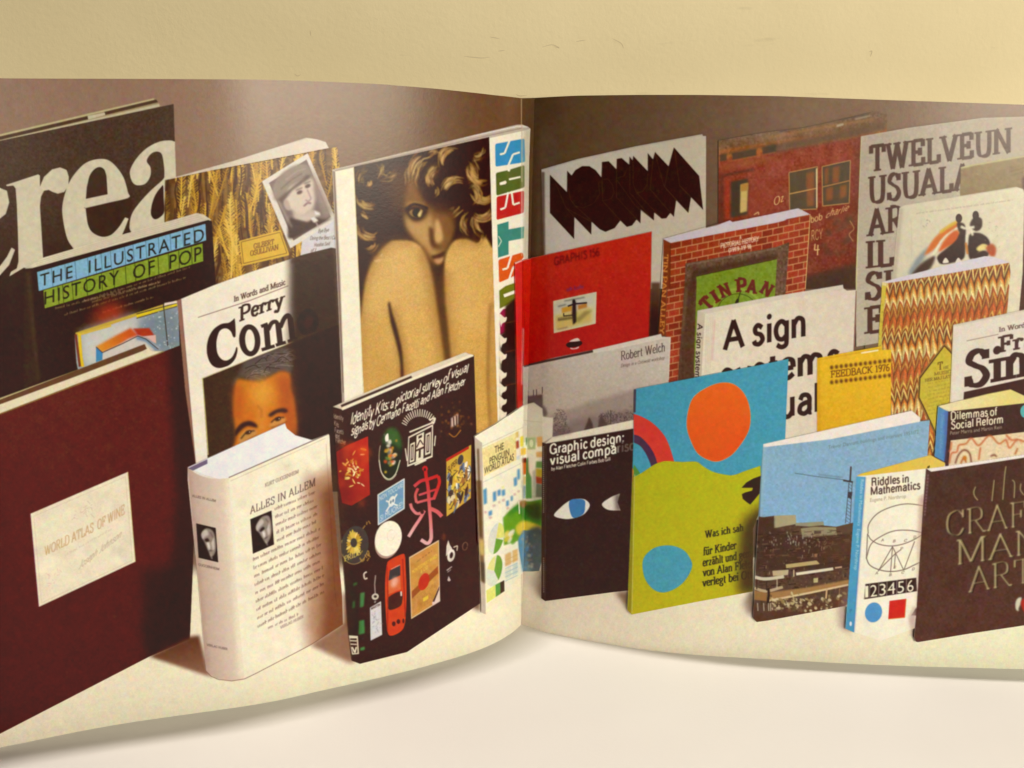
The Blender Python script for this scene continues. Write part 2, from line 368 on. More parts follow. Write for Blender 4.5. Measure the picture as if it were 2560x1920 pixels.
def scribble(P0, P1, h, col, a=1.0, seed=0, w=None, gap=.12):
    """a line of reading text too small to make out: short words of upright strokes"""
    r = random.Random(seed); P0 = np.array(P0, float); P1 = np.array(P1, float); L = np.hypot(*(P1-P0)); d = (P1-P0)/L; t = 0; out = []
    while t < L:
        n = r.randint(2, 8)
        for i in range(n):
            if t > L: break
            p = P0+d*t; hh = h*(r.choice([.6, .6, .65, 1.0])); ww = (w or h*.16)
            out.append(orient(offs([p, p+np.array([r.uniform(-.1, .1)*h, -hh])], ww)))
            if r.random() < .5: out.append(orient(offs([p+[0, -.5*h], p+d*h*.4+[0, -.55*h]], ww*.8)))
            t += h*.46
        t += h*.5
    fill(out, col, a, nz=True)

BOOKS = []      # what the printed picture shows: (label, outlines, sub-parts)
def book(label, outline, **subs):
    BOOKS.append((label, [P(o) if isinstance(o, str) else np.asarray(o) for o in (outline if isinstance(outline, list) else [outline])], subs))
# ================================================================== the printed picture
PAPER = (238, 224, 192)
# backdrop and floor of the printed studio photograph; glare on the pages is painted into the backdrop's lighter sides
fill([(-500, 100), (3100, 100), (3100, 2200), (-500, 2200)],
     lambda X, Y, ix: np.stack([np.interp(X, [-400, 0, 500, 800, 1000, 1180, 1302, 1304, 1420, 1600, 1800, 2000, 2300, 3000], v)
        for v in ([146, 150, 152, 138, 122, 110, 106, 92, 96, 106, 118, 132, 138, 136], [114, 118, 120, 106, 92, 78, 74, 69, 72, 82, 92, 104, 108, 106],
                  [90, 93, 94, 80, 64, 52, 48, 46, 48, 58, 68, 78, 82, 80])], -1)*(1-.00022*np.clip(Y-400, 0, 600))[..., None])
fill([(-500, 1440), (3100, 1380), (3100, 2200), (-500, 2200)],
     grad((228, 208, 172), (-300, 1700), (241, 226, 190), (700, 1650)), soft=10)
fill([(1303, 1400), (3100, 1380), (3100, 2200), (1303, 2200)], grad((228, 208, 176), (1303, 1600), (234, 219, 184), (1900, 1600)), soft=0)
fill([(2250, 1400), (3100, 1380), (3100, 2200), (2250, 2200)], (233, 222, 186), soft=60)

# ---- black book with very large letters
o = np.array([(-420, 455), (0, 352), (434, 260), (441, 470), (445, 1300), (-420, 1300)], float)
set_clip(np.array([(-420, 430), (0, 325), (387, 244), (400, 262), (434, 259), (441, 470), (445, 1300), (-420, 1300)]))
fill(P('A1:-1500,1000 0,640 1330,328 1375,345 1400,395 0,720 -1500,1080'), (160, 140, 98))
line(P('A1:-1500,985 0,650 1330,338'), 4, (196, 180, 130))
line(P('A1:-1500,1010 0,676 760,498'), 8, (76, 55, 40)); line(P('A1:905,462 1370,350'), 8, (78, 58, 42))
fill(P('A1:757,484 905,455 910,475 762,515'), (205, 190, 150))
line(P('A1:-1500,1050 0,706 1378,390'), 7, (198, 184, 142))
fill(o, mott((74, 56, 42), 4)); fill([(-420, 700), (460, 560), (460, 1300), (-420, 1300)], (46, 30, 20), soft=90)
LC = mott((214, 200, 168), 3, 9)
fill(P('A1:50,1080 330,988 345,1000 345,1095 380,1010 450,945 520,928 575,950 595,1010 590,1090 555,1140 500,1155 455,1140 420,1122 380,1130 355,1180 345,1260 360,1500 372,1700 372,1760 250,1800 205,1795 80,1870 95,1830 145,1800 160,1740 155,1500 145,1250 135,1110 115,1085 60,1090'), LC)
ee = [sm('A1:860,855 960,880 1060,1000 1105,1140 1108,1190 925,1235 742,1278 740,1285 760,1420 800,1490 880,1527 960,1510 1030,1440 1080,1362 1108,1372 1060,1500 1000,1620 960,1740 700,1760 640,1640 580,1540 542,1360 542,1240 580,1100 640,990 740,890'),
      P('A1:742,1200 750,1100 775,1000 815,945 860,925 900,945 920,1000 930,1160')]
fill([ee[0]], LC); fill([catmull(ee[1][1:-1], 6).tolist() and np.vstack([ee[1][:1], catmull(ee[1][1:-1], 6), ee[1][-1:]])], (66, 48, 36))
fill(np.vstack([P('A1:742,1206'), P('A1:742,1278 1108,1192 1105,1160')]), LC)
fill(P('A1:748,1282 1120,1200 1150,1230 1108,1370 1080,1362 1030,1440 960,1510 880,1527 800,1490 760,1420'), (58, 42, 30))
fill(P('A1:1082,1360 1112,1372 1085,1430 1050,1500 1000,1520'), LC)
aa = catmull(P('A1:1508,705 1470,695 1380,705 1270,760 1180,850 1125,950 1130,1020 1155,1068 1200,1083 1260,1065 1300,1000 1300,930 1270,880 1280,840 1320,800 1370,793 1400,820 1415,900 1420,990 1405,1035 1300,1130 1200,1240 1140,1330 1120,1420 1130,1480 1200,1560 1460,1560'), 8)
fill([np.vstack([aa, P('A1:1525,1000 1515,700')])], LC)
fill([sm('A1:1410,1090 1415,1200 1418,1310 1380,1360 1335,1375 1305,1335 1310,1260 1340,1170 1390,1100')], (52, 36, 26))
fill(P('A1:-1200,1300 -300,1080 -60,1080 60,1130 80,1230 50,1330 0,1370 -600,1700 -1200,1600'), LC)
fill(P('A1:130,1640 100,1620 60,1700 0,1780 -300,1850 -300,1950 0,1860 80,1770'), LC)
line(P('A1:1505,400 1518,700 1528,1000'), 3, (60, 42, 30), .7)
set_clip()
book('black book with giant cream letters at the back left of the picture', [o, P('A1:-1500,985 0,636 1330,328 1400,395 0,720 -1500,1075')], title=['A1:50,1065 590,925 1510,690 1525,1000 1420,1500 960,1740 80,1870'], page_edges=['A1:-1500,1000 0,640 1330,328 1375,345 1400,395 0,720 -1500,1080'])

# ---- wheat field song book
wo = P('A2:112,520 500,438 1000,345 1530,242 1600,235 1622,400 1660,1400 1500,1600 100,1600')
set_clip(wo, P('A2:130,512 700,355 1330,153 1420,165 1500,190 1530,245 1000,350 200,510'))
fill(P('A2:110,520 700,350 1330,150 1430,165 1505,190 1535,250'), grad((215, 198, 175), P('A2:130,500')[0], (222, 205, 188), P('A2:1500,200')[0]))
line(P('A2:200,478 760,322 1330,156'), 4, (190, 170, 150), .8)
set_clip(wo)
fill(wo, mott((112, 78, 40), 12, 9))
def ear(x, y, L, ang, wd, c):
    a = math.radians(ang); dx, dy = math.sin(a), math.cos(a)
    cur = random.uniform(-.25, .25); pts = [(x+dx*L*t+cur*L*t*t*.5, y+dy*L*t) for t in (0, .33, .66, 1)]
    line(pts, wd*.5, c, .9, curve=True)
    Q_ = catmull(pts, 6)
    for i in range(1, len(Q_)-1):
        t = i/len(Q_); w2 = wd*(.5+math.sin(math.pi*min(1, t*1.2)))
        for sgn in (-1, 1):
            p = Q_[i]; line([p, p+np.array([sgn*w2*random.uniform(.7, 1.2), -w2*random.uniform(.7, 1.3)])], 2.0, c, random.uniform(.6, 1))
for i in range(120):
    x = random.uniform(400, 860); y = random.uniform(330, 760)
    line([(x, y), (x+random.uniform(-10, 10), y+60), (x+random.uniform(-22, 22), y+150)], random.uniform(3, 9), random.choice([(70, 44, 30), (84, 54, 34), (150, 108, 48)]), .8, curve=True, taper=True)
for i in range(150):
    x = random.uniform(400, 860); y = random.uniform(330, 760)
    c = random.choice([(226, 176, 62), (206, 154, 50), (236, 192, 84), (184, 134, 46)])
    ear(x, y-50, random.uniform(80, 150), random.uniform(-16, 16), random.uniform(5, 9), c)
for i in range(70):
    x = random.uniform(405, 860); y = random.uniform(330, 770)
    line([(x, y), (x+random.uniform(-6, 6), y+40), (x+random.uniform(-12, 12), y+random.uniform(60, 110))], random.uniform(3, 8), (72, 46, 32), .85, taper=True, curve=True)
fill(P('A2:110,520 150,515 185,1200 140,1200'), (60, 38, 20), .75, soft=6)
fill(P('A2:1300,1000 1560,860 1620,880 1620,1200 1280,1200'), (214, 205, 205))
fill(P('A2:750,1045 1110,950 1185,1160 1180,1170 780,1262'), (222, 176, 58)); line(P('A2:770,1055 1105,970 1165,1150 790,1240 770,1055'), 1.6, (130, 90, 30))
serif('GILBERT', P('A2:878,1115')[0], P('A2:1055,1072')[0], 13, col=(122, 74, 34), thick=.2, thin=.09); serif('OSULLIVAN', P('A2:848,1176')[0], P('A2:1092,1118')[0], 13, 13, col=(122, 74, 34), thick=.2, thin=.09)
fq = Quad('A2:950,530 1345,285 1590,860 1195,1110')
fill(fq.c, (224, 212, 198)); iq = Quad('A2:1030,505 1335,345 1560,850 1200,1030')
fill(fq.rect(.11, .07, .93, .93), (120, 98, 88)); fill(P('A2:1370,400 1480,620 1560,800 1500,860 1430,700 1380,520'), (150, 128, 114), soft=6)
fill(P('A2:1040,600 1075,520 1190,430 1280,390 1340,400 1300,470 1160,620 1060,700'), (150, 135, 120), soft=3)
fill(sm('A2:1150,600 1250,540 1330,490 1390,520 1400,600 1410,690 1385,770 1330,815 1270,840 1210,780 1160,760 1140,690'), (216, 196, 178), soft=3)
fill(P('A2:1220,790 1300,820 1390,770 1450,830 1330,900 1220,860'), (205, 185, 168), soft=3)
fill(sm('A2:1060,600 1090,500 1180,420 1270,385 1350,400 1370,460 1360,500 1310,490 1200,560 1150,660 1110,720 1060,670'), (146, 128, 108), soft=2)
fill(P('A2:1080,690 1200,590 1330,480 1370,470 1355,510 1210,610 1120,720'), (98, 76, 64), soft=2)
line(P('A2:1150,520 1250,445 1330,420'), 3, (172, 154, 134), .8, soft=1); line(P('A2:1110,600 1200,520 1300,460'), 3, (112, 92, 76), .8, soft=1)
fill(sm('A2:1140,700 1170,690 1195,750 1180,780 1150,750'), (186, 158, 138), soft=1)
for c_ in ('A2:1275,625', 'A2:1345,570'):
    q_ = P(c_)[0]; fill(ell(q_[0], q_[1], 7.5, 4.5, -25), (90, 68, 58), soft=1.2); line([q_+[-9, -5], q_+[7, -12]], 3, (100, 78, 66), .9, soft=1)
line(P('A2:1340,600 1375,680 1350,705 1325,690'), 2.6, (150, 122, 106), soft=1); line(P('A2:1310,745 1345,715 1375,720'), 4, (130, 92, 84), soft=1)
fill(sm('A2:1190,850 1250,860 1350,880 1400,840 1480,860 1545,850 1400,930 1200,1025 1175,960'), (62, 42, 36), soft=2)
fill(P('A2:1365,850 1400,830 1440,870 1400,890'), (224, 212, 200), soft=1); fill(P('A2:1400,780 1450,800 1455,825 1410,820'), (226, 214, 202), soft=1)
line(P('A2:1415,880 1440,930'), 3, (190, 172, 160), soft=1); line(P('A2:1090,700 1210,930'), 5, (176, 156, 138), .7, soft=2)
for i, (a_, b_) in enumerate((('1435,975', '1530,962'), ('1365,1035', '1600,1030'), ('1400,1095', '1540,1080'), ('1370,1150', '1420,1135'))):
    serif(['Bye Bye', 'Doing the Best I Can', 'Hoodoo Said', 'If I'][i], P('A2:'+a_)[0], P('A2:'+b_)[0], 9, col=(96, 78, 72), thick=.13, thin=.1, slab=0, slant=.3)
set_clip()
book('wheat field song book with a tilted black and white photograph of a man in a cap', [wo, P('A2:110,520 700,350 1330,150 1430,165 1505,190 1535,250')],
     portrait=['A2:950,530 1345,285 1590,860 1195,1110'], name_label=['A2:750,1045 1110,950 1185,1160 1180,1170 780,1262'], page_edges=['A2:130,512 700,352 1330,152 1500,190 1530,245 1000,345'])

# ---- illustrated history book
ho = P('B1:205,595 280,588 1800,172 1832,185 1865,745 1865,1300 1500,1700 200,1700')
set_clip(ho, P('B1:205,595 370,498 1700,112 1760,125 1830,172 280,600'))
fill(P('B1:205,600 370,495 1700,110 1760,125 1835,178 280,602'), grad((226, 212, 175), P('B1:300,560')[0], (214, 198, 172), P('B1:1800,150')[0]))
for k_ in range(4): line(P(f'B1:{300+10*k_},{540+14*k_} {1000},{325+14*k_} {1720+22*k_},{128+13*k_}'), 1.4, (178, 158, 130), .6)
fill(ho, mott((44, 29, 18), 3)); fill(P('B1:205,595 275,592 340,1700 200,1700'), (64, 48, 34), .5, soft=5)
line(P('B1:245,640 280,1050 335,1560'), 5, (88, 72, 50), .7, soft=3)
fill(P('B1:320,622 1775,205 1782,348 335,787'), mott((132, 178, 205), 4)); fill(P('B1:375,780 1750,375 1756,528 387,937'), mott((138, 156, 48), 4))
def lerp(a, b, t): return a+(b-a)*t
bl0, bl1, bl2, bl3 = P('B1:320,622 1775,205 335,787 1782,348')
for t in (.085, .165, .225, .30, .345, .38, .435, .52, .57, .645, .72, .79, .865, .93): line([lerp(bl0, bl1, t), lerp(bl2, bl3, t)], 1.5, (70, 98, 118), .8)
gl0, gl1, gl2, gl3 = P('B1:375,780 1750,375 387,937 1756,528')
for t in (.09, .12, .18, .27, .365, .44, .515, .575, .66, .72, .785, .85, .93): line([lerp(gl0, gl1, t), lerp(gl2, gl3, t)], 1.6, (52, 60, 20), .9)
sans('THE  ILLUSTRATED', P('B1:348,748')[0], P('B1:1762,352')[0], 30, 32, (38, 36, 34), w=-.012, sp=1.25)
sans('HISTORY  OF  POP', P('B1:385,905')[0], P('B1:1742,518')[0], 32, 35, (36, 34, 16), w=-.008, sp=1.15)
for i, (a_, b_) in enumerate((('480,945', '1380,720'), ('720,885', '1640,590'), ('800,890', '1390,712'), ('560,1000', '1600,680'), ('890,980', '1330,845'))):
    scribble(P('B1:'+a_)[0], P('B1:'+b_)[0], 7, (198, 164, 120), .75, seed=i)
fill(sm('B1:870,930 930,890 1040,900 1070,960 1060,1040 900,1060 820,1080 790,1040'), (176, 58, 30), .95, soft=14)
fill(P('B1:645,1165 1530,875 1560,1000 1590,1500 700,1600 660,1400'), (150, 158, 165)); fill(P('B1:690,1140 1180,985 1350,1200 1100,1400 800,1440 720,1440'), (206, 200, 192), soft=10)
line(P('B1:655,1160 1410,915 1530,880'), 8, (200, 168, 64)); line(P('B1:1180,1010 1530,905'), 9, (232, 200, 30)); line(P('B1:1180,985 1530,890'), 2, (60, 50, 40)); line(P('B1:1180,1022 1530,918'), 2, (60, 50, 40))
line(P('B1:685,1150 700,1350 715,1440'), 8, (226, 190, 40)); line(P('B1:655,1160 690,1440'), 6, (120, 60, 40)); line(P('B1:700,1160 960,1085'), 5, (216, 180, 70)); fill(P('B1:1420,890 1530,870 1530,890 1420,912'), (236, 212, 196))
fill(sm('B1:1180,1080 1330,1000 1500,940 1560,1200 1500,1300 1350,1270'), (116, 130, 142), .8, soft=8)
line(P('B1:1412,900 1450,1260'), 2.4, (60, 52, 50))
for i in range(70):
    q_ = P(f'B1:{random.uniform(1230,1560)},{random.uniform(960,1280)}')[0]; fill(ell(*q_, random.uniform(1, 2.6), random.uniform(1, 2.6)), (196, 200, 202), random.uniform(.3, .9))
fill(P('B1:830,1265 1000,1170 1130,1105 1200,1170 1110,1200 1000,1270 880,1320'), grad((220, 140, 40), P('B1:850,1270')[0], (206, 74, 36), P('B1:1200,1150')[0]), soft=2)
fill(P('B1:1150,1110 1290,1105 1335,1170 1230,1180 1190,1165'), (172, 56, 30), soft=1)
fill(P('B1:885,1320 1060,1240 1180,1180 1260,1200 1380,1280 1300,1330 1100,1380 880,1400'), (212, 200, 188), soft=2)
fill(P('B1:1230,1180 1345,1165 1350,1240'), (224, 176, 154)); fill(P('B1:830,1270 888,1320 885,1380 830,1400'), (66, 132, 178)); line(P('B1:1180,1190 1270,1210 1360,1300'), 9, (112, 136, 164), soft=2)
line(P('B1:830,1268 885,1318 1060,1240 1190,1175 1260,1200 1370,1290'), 1.8, (60, 44, 40))
fill(P('B1:1540,900 1600,880 1660,1500 1560,1500'), (52, 36, 24))
set_clip()
book('black illustrated pop history book with blue and green title bands', [ho, P('B1:205,600 370,495 1700,110 1760,125 1835,178 280,602')],
     title=['B1:320,622 1775,205 1782,348 1750,375 1756,528 387,937 375,780 335,787'], picture=['B1:645,1165 1530,875 1560,1300 700,1440'], page_edges=['B1:205,600 370,495 1700,110 1760,125 1835,178 280,602'])

# ---- song book with large slab letters and the top of a man's face
po = P('B2:10,245 320,115 640,0 1100,-150 1340,-210 1400,-200 1500,1200 1400,1900 160,1900')
set_clip(po)
fill(po, mott((240, 224, 202), 2, 24)); fill(P('B2:8,240 42,232 170,1659 135,1659'), (150, 108, 84)); line(P('B2:42,232 170,1659'), 2, (120, 80, 62), .7)
line(P('B2:190,392 640,245 970,118'), 2, (150, 116, 100))
serif('In Words and Music', P('B2:500,258')[0], P('B2:945,108')[0], 14, col=(74, 46, 34), thick=.17, thin=.1, slab=.09, sl=.12)
serif('Perry', P('B2:540,432')[0], P('B2:942,282')[0], 37, 35, (52, 34, 24), thick=.2, thin=.115, slab=.10, sl=.15, shape=.9, track=.03)
SB = (46, 30, 20)
fill([sm('B2:455,438 490,415 508,410 515,545 495,560 475,515 440,488 400,492 370,522 350,600 355,690 385,745 430,765 480,740 508,690 522,648 531,672 515,740 475,792 420,820 360,828 308,800 275,735 266,650 285,560 330,490 395,448')], SB)
c0 = P('B2:637,590')[0]; fill([ell(c0[0], c0[1], 26.5, 40, -4, 40), ell(c0[0]+.5, c0[1], 12, 27.5, -4, 40)], SB)
for a_, w_ in (('778,455 795,650', 14), ('880,440 900,618', 14), ('985,395 1008,590', 14)): line(P('B2:'+a_), w_, SB)
line(P('B2:795,500 825,442 862,430 884,462'), 10, SB, curve=True); line(P('B2:900,478 935,400 970,375 995,420'), 11, SB, curve=True)
for a_ in ('735,470 792,448', '740,672 852,638', '862,632 948,606', '965,600 1050,572'): line(P('B2:'+a_), 8, SB)
fill([sm('B2:1130,320 1210,360 1230,440 1190,520 1100,540 1050,470 1060,380')], (38, 24, 14)); fill([sm('B2:1130,390 1165,420 1160,470 1120,480 1100,440')], (60, 40, 22))
fill(P('B2:228,920 1010,602 1500,420 1500,1900 285,1900 270,1540'), mott((62, 43, 26), 3))
line(P('B2:228,915 255,1250 278,1580'), 3, (214, 204, 120), .8); line(P('B2:228,918 1010,602'), 2.5, (206, 190, 130), .8)
set_clip(P('B2:228,920 1010,602 1500,420 1500,1900 285,1900 270,1540'))
fill(sm('B2:600,760 760,700 930,650 1000,690 1010,830 980,880 880,870 720,940 620,930 570,900 500,1000 490,960 540,880 570,820'), (88, 74, 66), soft=4)
for i in range(46):
    t = random.random(); p0 = P(f'B2:{590+380*t+random.uniform(-20,20)},{880-170*t+random.uniform(-50,60)}')[0]
    line([p0, p0+[random.uniform(8, 26), random.uniform(-16, -2)], p0+[random.uniform(30, 50), random.uniform(-16, 4)]], random.uniform(1.2, 2.6), random.choice([(132, 114, 104), (48, 34, 26), (110, 94, 86)]), .75, curve=True)
fill(sm('B2:530,930 620,935 720,945 800,910 880,865 950,860 985,890 990,1000 1020,1100 1040,1250 1050,1400 1040,1500 900,1600 500,1600 515,1430 495,1200 500,1050'), (204, 110, 26), soft=3)
fill(sm('B2:650,960 800,930 850,1000 830,1100 760,1180 680,1150 640,1060'), (226, 160, 56), .9, soft=14)
fill(sm('B2:880,900 980,920 1010,1100 1030,1300 1050,1480 960,1400 930,1200 900,1050'), (168, 72, 16), .8, soft=10)
fill(sm('B2:500,1000 560,1000 570,1150 540,1300 510,1250'), (184, 84, 20), .8, soft=8); fill(sm('B2:720,1180 760,1200 780,1350 720,1400 690,1300'), (226, 150, 60), .7, soft=8)
line(P('B2:700,1150 740,1200 735,1260'), 3, (160, 80, 24), .7, soft=2)
fill(sm('B2:510,1370 560,1310 630,1285 690,1310 700,1345 620,1330 560,1370 515,1420'), (46, 26, 14), soft=2); fill(sm('B2:800,1230 860,1190 930,1175 965,1195 950,1215 880,1215 820,1250'), (48, 26, 14), soft=2)
fill(sm('B2:540,1440 600,1370 680,1360 700,1400 640,1440 560,1480'), (200, 140, 70), soft=2); fill(sm('B2:800,1330 850,1270 920,1250 950,1270 920,1310 850,1340'), (206, 140, 66), soft=2)
line(P('B2:560,1440 610,1385 680,1370'), 3, (60, 34, 18), curve=True, soft=1); line(P('B2:820,1300 870,1260 935,1255'), 3, (60, 34, 18), curve=True, soft=1)
for c_ in ('B2:625,1385', 'B2:880,1270'):
    q_ = P(c_)[0]; fill(ell(q_[0], q_[1], 8, 5, -20), (58, 32, 18), soft=1); fill(ell(q_[0]+3, q_[1]-1, 1.3, 1.3), (240, 220, 190))
line(P('B2:560,1490 640,1440 700,1410'), 2.5, (150, 84, 40), curve=True, soft=1); line(P('B2:820,1345 900,1320 960,1290'), 2.5, (140, 76, 36), curve=True, soft=1)
set_clip(po)
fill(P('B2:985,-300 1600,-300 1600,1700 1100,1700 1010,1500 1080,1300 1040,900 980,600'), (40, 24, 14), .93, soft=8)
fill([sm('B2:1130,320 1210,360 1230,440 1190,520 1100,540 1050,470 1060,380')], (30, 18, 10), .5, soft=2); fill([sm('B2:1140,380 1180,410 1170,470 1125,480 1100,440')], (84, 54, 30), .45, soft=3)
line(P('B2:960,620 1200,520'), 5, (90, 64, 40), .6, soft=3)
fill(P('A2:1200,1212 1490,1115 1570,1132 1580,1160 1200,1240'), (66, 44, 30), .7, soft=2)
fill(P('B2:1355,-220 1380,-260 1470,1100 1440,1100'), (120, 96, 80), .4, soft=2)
set_clip()
book('white song book with huge dark slab letters and half a painted face', po, title=['B2:500,175 960,60 960,330 1040,560 300,850 260,600'], portrait=['B2:228,920 1010,602 1100,1500 285,1600'], spine=['B2:8,240 42,232 170,1659 135,1659'])
# ---- poster annual with a curly haired woman (runs across the fold)
qo = P('A3:103,775 1690,388 1745,385 1790,402 1815,418 1805,700 1795,1560 1700,1700 1690,3000 200,3100 160,2000')
set_clip(qo)
fill(qo, mott((240, 226, 200), 2, 24))
fill(P('A3:103,775 1690,388 1790,400 1815,420 1745,440 130,790'), (196, 176, 160)); line(P('A3:105,772 900,570 1700,402 1790,405'), 3, (226, 214, 206)); line(P('A3:130,783 1460,478 1745,415'), 2.5, (150, 130, 118), .8)
fill(P('A3:103,780 130,790 175,1700 210,2800 185,2800 150,2000'), (172, 150, 130)); line(P('A3:120,790 160,1700 200,2700'), 2.5, (120, 96, 78))
pic = P('A3:290,750 1460,492 1478,1100 1495,1700 1535,3040 400,3100 372,2580 345,2000 322,1400')
set_clip(pic)
fill(pic, mott((46, 26, 12), 3)); 
fill(sm('A3:590,820 760,760 860,900 850,1050 720,1150 620,1100'), (92, 58, 30), .8, soft=16)
HAIR = [(206, 164, 92), (184, 138, 72), (150, 106, 54), (222, 186, 116), (120, 80, 40)]
def lock(cx, cy, r, a0, a1, n, wd):
    cx, cy = P(f'A3:{cx},{cy}')[0]; r *= .289
    for i in range(int(n*1.9)):
        rr = r*random.uniform(.62, 1.12); s0 = math.radians(a0+random.uniform(-14, 14)); s1 = math.radians(a1+random.uniform(-14, 14))
        f0 = random.uniform(0, .5); f1 = f0+random.uniform(.25, .5)
        pts = [(cx+rr*math.cos(s0+(s1-s0)*t)+random.uniform(-2, 2), cy+rr*1.1*math.sin(s0+(s1-s0)*t)+random.uniform(-2, 2)) for t in np.linspace(f0, f1, 4)]
        line(pts, wd*random.uniform(.25, .75), random.choice(HAIR), random.uniform(.4, 1), soft=.5, curve=True, taper=True)
lock(430, 980, 120, 60, 170, 16, 5); lock(450, 870, 130, 160, 260, 8, 4); lock(380, 880, 60, -20, 60, 9, 7); lock(440, 1240, 130, 60, 190, 18, 5)
lock(400, 1380, 110, 20, 120, 12, 5); lock(560, 730, 120, 20, 110, 7, 4); lock(430, 760, 110, -30, 60, 7, 4); lock(1010, 860, 250, 170, 260, 18, 6)
lock(1150, 700, 120, 150, 300, 18, 5); lock(1080, 1000, 170, 40, 150, 22, 5); lock(1230, 800, 130, 300, 420, 14, 4); lock(1190, 1000, 150, 200, 300, 20, 5)
lock(1400, 760, 130, 60, 200, 18, 5); lock(1420, 930, 120, 30, 180, 18, 6); lock(1280, 1000, 110, 280, 430, 14, 5); lock(1390, 1080, 120, 20, 140, 20, 5)
lock(1330, 1240, 110, 120, 260, 14, 5); lock(1320, 1340, 120, -10, 120, 20, 6); lock(1440, 1230, 120, 100, 240, 14, 4); lock(1330, 560, 120, 20, 130, 10, 4)
lock(1240, 590, 90, 200, 330, 8, 4); lock(430, 1100, 90, 80, 170, 9, 5); lock(460, 1450, 110, 10, 100, 6, 6)
fill(sm('A3:930,760 990,720 1020,760 1000,850 950,870 915,830'), (150, 108, 60), .45, soft=5); lock(1040, 860, 110, 150, 260, 16, 6); lock(1000, 700, 90, 200, 320, 9, 5); lock(960, 960, 60, -40, 60, 8, 4)
face = sm('A3:725,1100 740,980 770,840 830,900 880,1020 960,1080 1050,1080 1120,1130 1160,1200 1140,1330 1100,1450 1060,1560 1010,1600 950,1560 880,1440 800,1350 745,1250')
fill(face, (132, 88, 44), soft=5)
fill(sm('A3:735,1160 800,1220 900,1210 950,1150 980,1300 960,1400 990,1480 1050,1490 1020,1560 950,1510 860,1410 780,1330 740,1250'), (196, 152, 86), .9, soft=5)
fill(sm('A3:735,1080 800,1055 870,1075 900,1095 800,1090'), (176, 134, 74), soft=4)
fill(sm('A3:1000,1200 1030,1230 1060,1320 1060,1380 1020,1410 980,1390 985,1310'), (206, 164, 96), soft=3)
fill(sm('A3:940,1280 975,1290 985,1380 1010,1430 1050,1440 1000,1450 955,1420'), (84, 50, 24), soft=3)
fill(sm('A3:1080,1200 1150,1230 1140,1330 1090,1440 1075,1360 1070,1300'), (128, 84, 42), soft=5)
fill(sm('A3:725,1110 800,1090 880,1095 930,1120 900,1180 850,1215 800,1210 750,1160'), (52, 28, 14), soft=3)
fill(sm('A3:770,1135 830,1110 885,1125 870,1165 840,1185 790,1175'), (150, 110, 64), soft=1.5); fill(ell(*P('A3:835,1145')[0], 11, 12), (28, 14, 8), soft=1); fill(sm('A3:840,1165 872,1120 878,1150 862,1185'), (222, 186, 120), soft=1); line(P('A3:740,1120 800,1075 870,1085 930,1110'), 6, (40, 20, 10), curve=True, soft=1.5)
fill(sm('A3:940,1040 1000,1060 1110,1050 1160,1150 1180,1290 1110,1160 1040,1150 960,1110'), (60, 34, 18), .8, soft=6)
fill(sm('A3:960,1520 1010,1505 1080,1480 1060,1530 1020,1550 970,1545'), (70, 36, 20), soft=2); fill(sm('A3:985,1550 1030,1540 1065,1530 1050,1575 1010,1590'), (196, 142, 92), soft=2)
SK = grad((216, 170, 92), P('A3:500,1400')[0], (206, 156, 72), P('A3:700,2900')[0], lambda X, Y, ix: NG[2][ix]*5+NG[70][ix]*3)
fill([np.vstack([catmull(P('A3:350,3200 345,2600 345,2100 370,1850 420,1640 500,1500 600,1400 700,1385 800,1395 870,1440 920,1520 970,1700 1010,1950 1060,2300 1110,2650 1130,2900 1150,3200'), 8)])], SK, soft=2)
fill([np.vstack([catmull(P('A3:1150,3200 1140,2600 1110,2200 1080,1900 1072,1620 1090,1500 1130,1420 1180,1380 1260,1375 1330,1400 1380,1420 1430,1370 1480,1440'), 8), P('A3:1600,1500 1600,3200')])], SK, soft=2)
line(P('A3:345,2600 352,2050 380,1850 430,1640 510,1500 620,1410 700,1395 800,1410'), 26, (150, 100, 44), .38, soft=9, curve=True); line(P('A3:345,2050 370,1850 420,1640 500,1500 600,1400'), 4, (130, 84, 38), .6, soft=3, curve=True)
line(P('A3:860,1460 905,1540 955,1720 995,1960 1045,2300 1095,2650 1115,2900'), 30, (142, 92, 40), .42, soft=9, curve=True); line(P('A3:1085,1640 1100,1920 1130,2250 1158,2650'), 26, (150, 100, 44), .38, soft=9, curve=True)
line(P('A3:1180,1395 1260,1390 1340,1412 1400,1430'), 20, (150, 100, 44), .4, soft=7, curve=True)
line(P('A3:620,1960 660,2130 700,2300 720,2480 725,2600'), 24, (134, 86, 38), .45, soft=7, curve=True)
fill(sm('A3:480,1750 620,1560 740,1560 820,1750 820,2000 700,1980 560,1900'), (228, 186, 112), .35, soft=26); fill(sm('A3:1190,1560 1320,1520 1400,1650 1400,2000 1280,2200 1180,2000'), (226, 184, 110), .35, soft=26); fill(sm('A3:800,2100 930,2150 1000,2500 1000,2800 850,2800 780,2400'), (220, 172, 92), .3, soft=24)
fill(sm('A3:380,2100 470,2000 560,2200 620,2600 500,2700 400,2500'), (184, 134, 60), .3, soft=20)
line(P('A3:880,1440 920,1520 970,1700 1010,1950 1060,2300 1110,2650'), 6, (120, 74, 32), .6, soft=3, curve=True); line(P('A3:1072,1620 1082,1900 1112,2200 1142,2600'), 5, (140, 92, 42), .6, soft=3, curve=True)
fill([np.vstack([catmull(P('A3:585,1930 600,1915 620,2000 660,2130 700,2300 715,2430 720,2600 700,2600 690,2430 660,2280 610,2100'), 6)])], (52, 28, 14), soft=2.5)
line(P('A3:1478,1930 1460,2100 1450,2600 1470,3000'), 5, (112, 70, 34), .8, soft=3, curve=True); fill(P('A3:1465,1900 1510,1900 1530,3050 1470,3050'), (176, 130, 66), .5, soft=6)
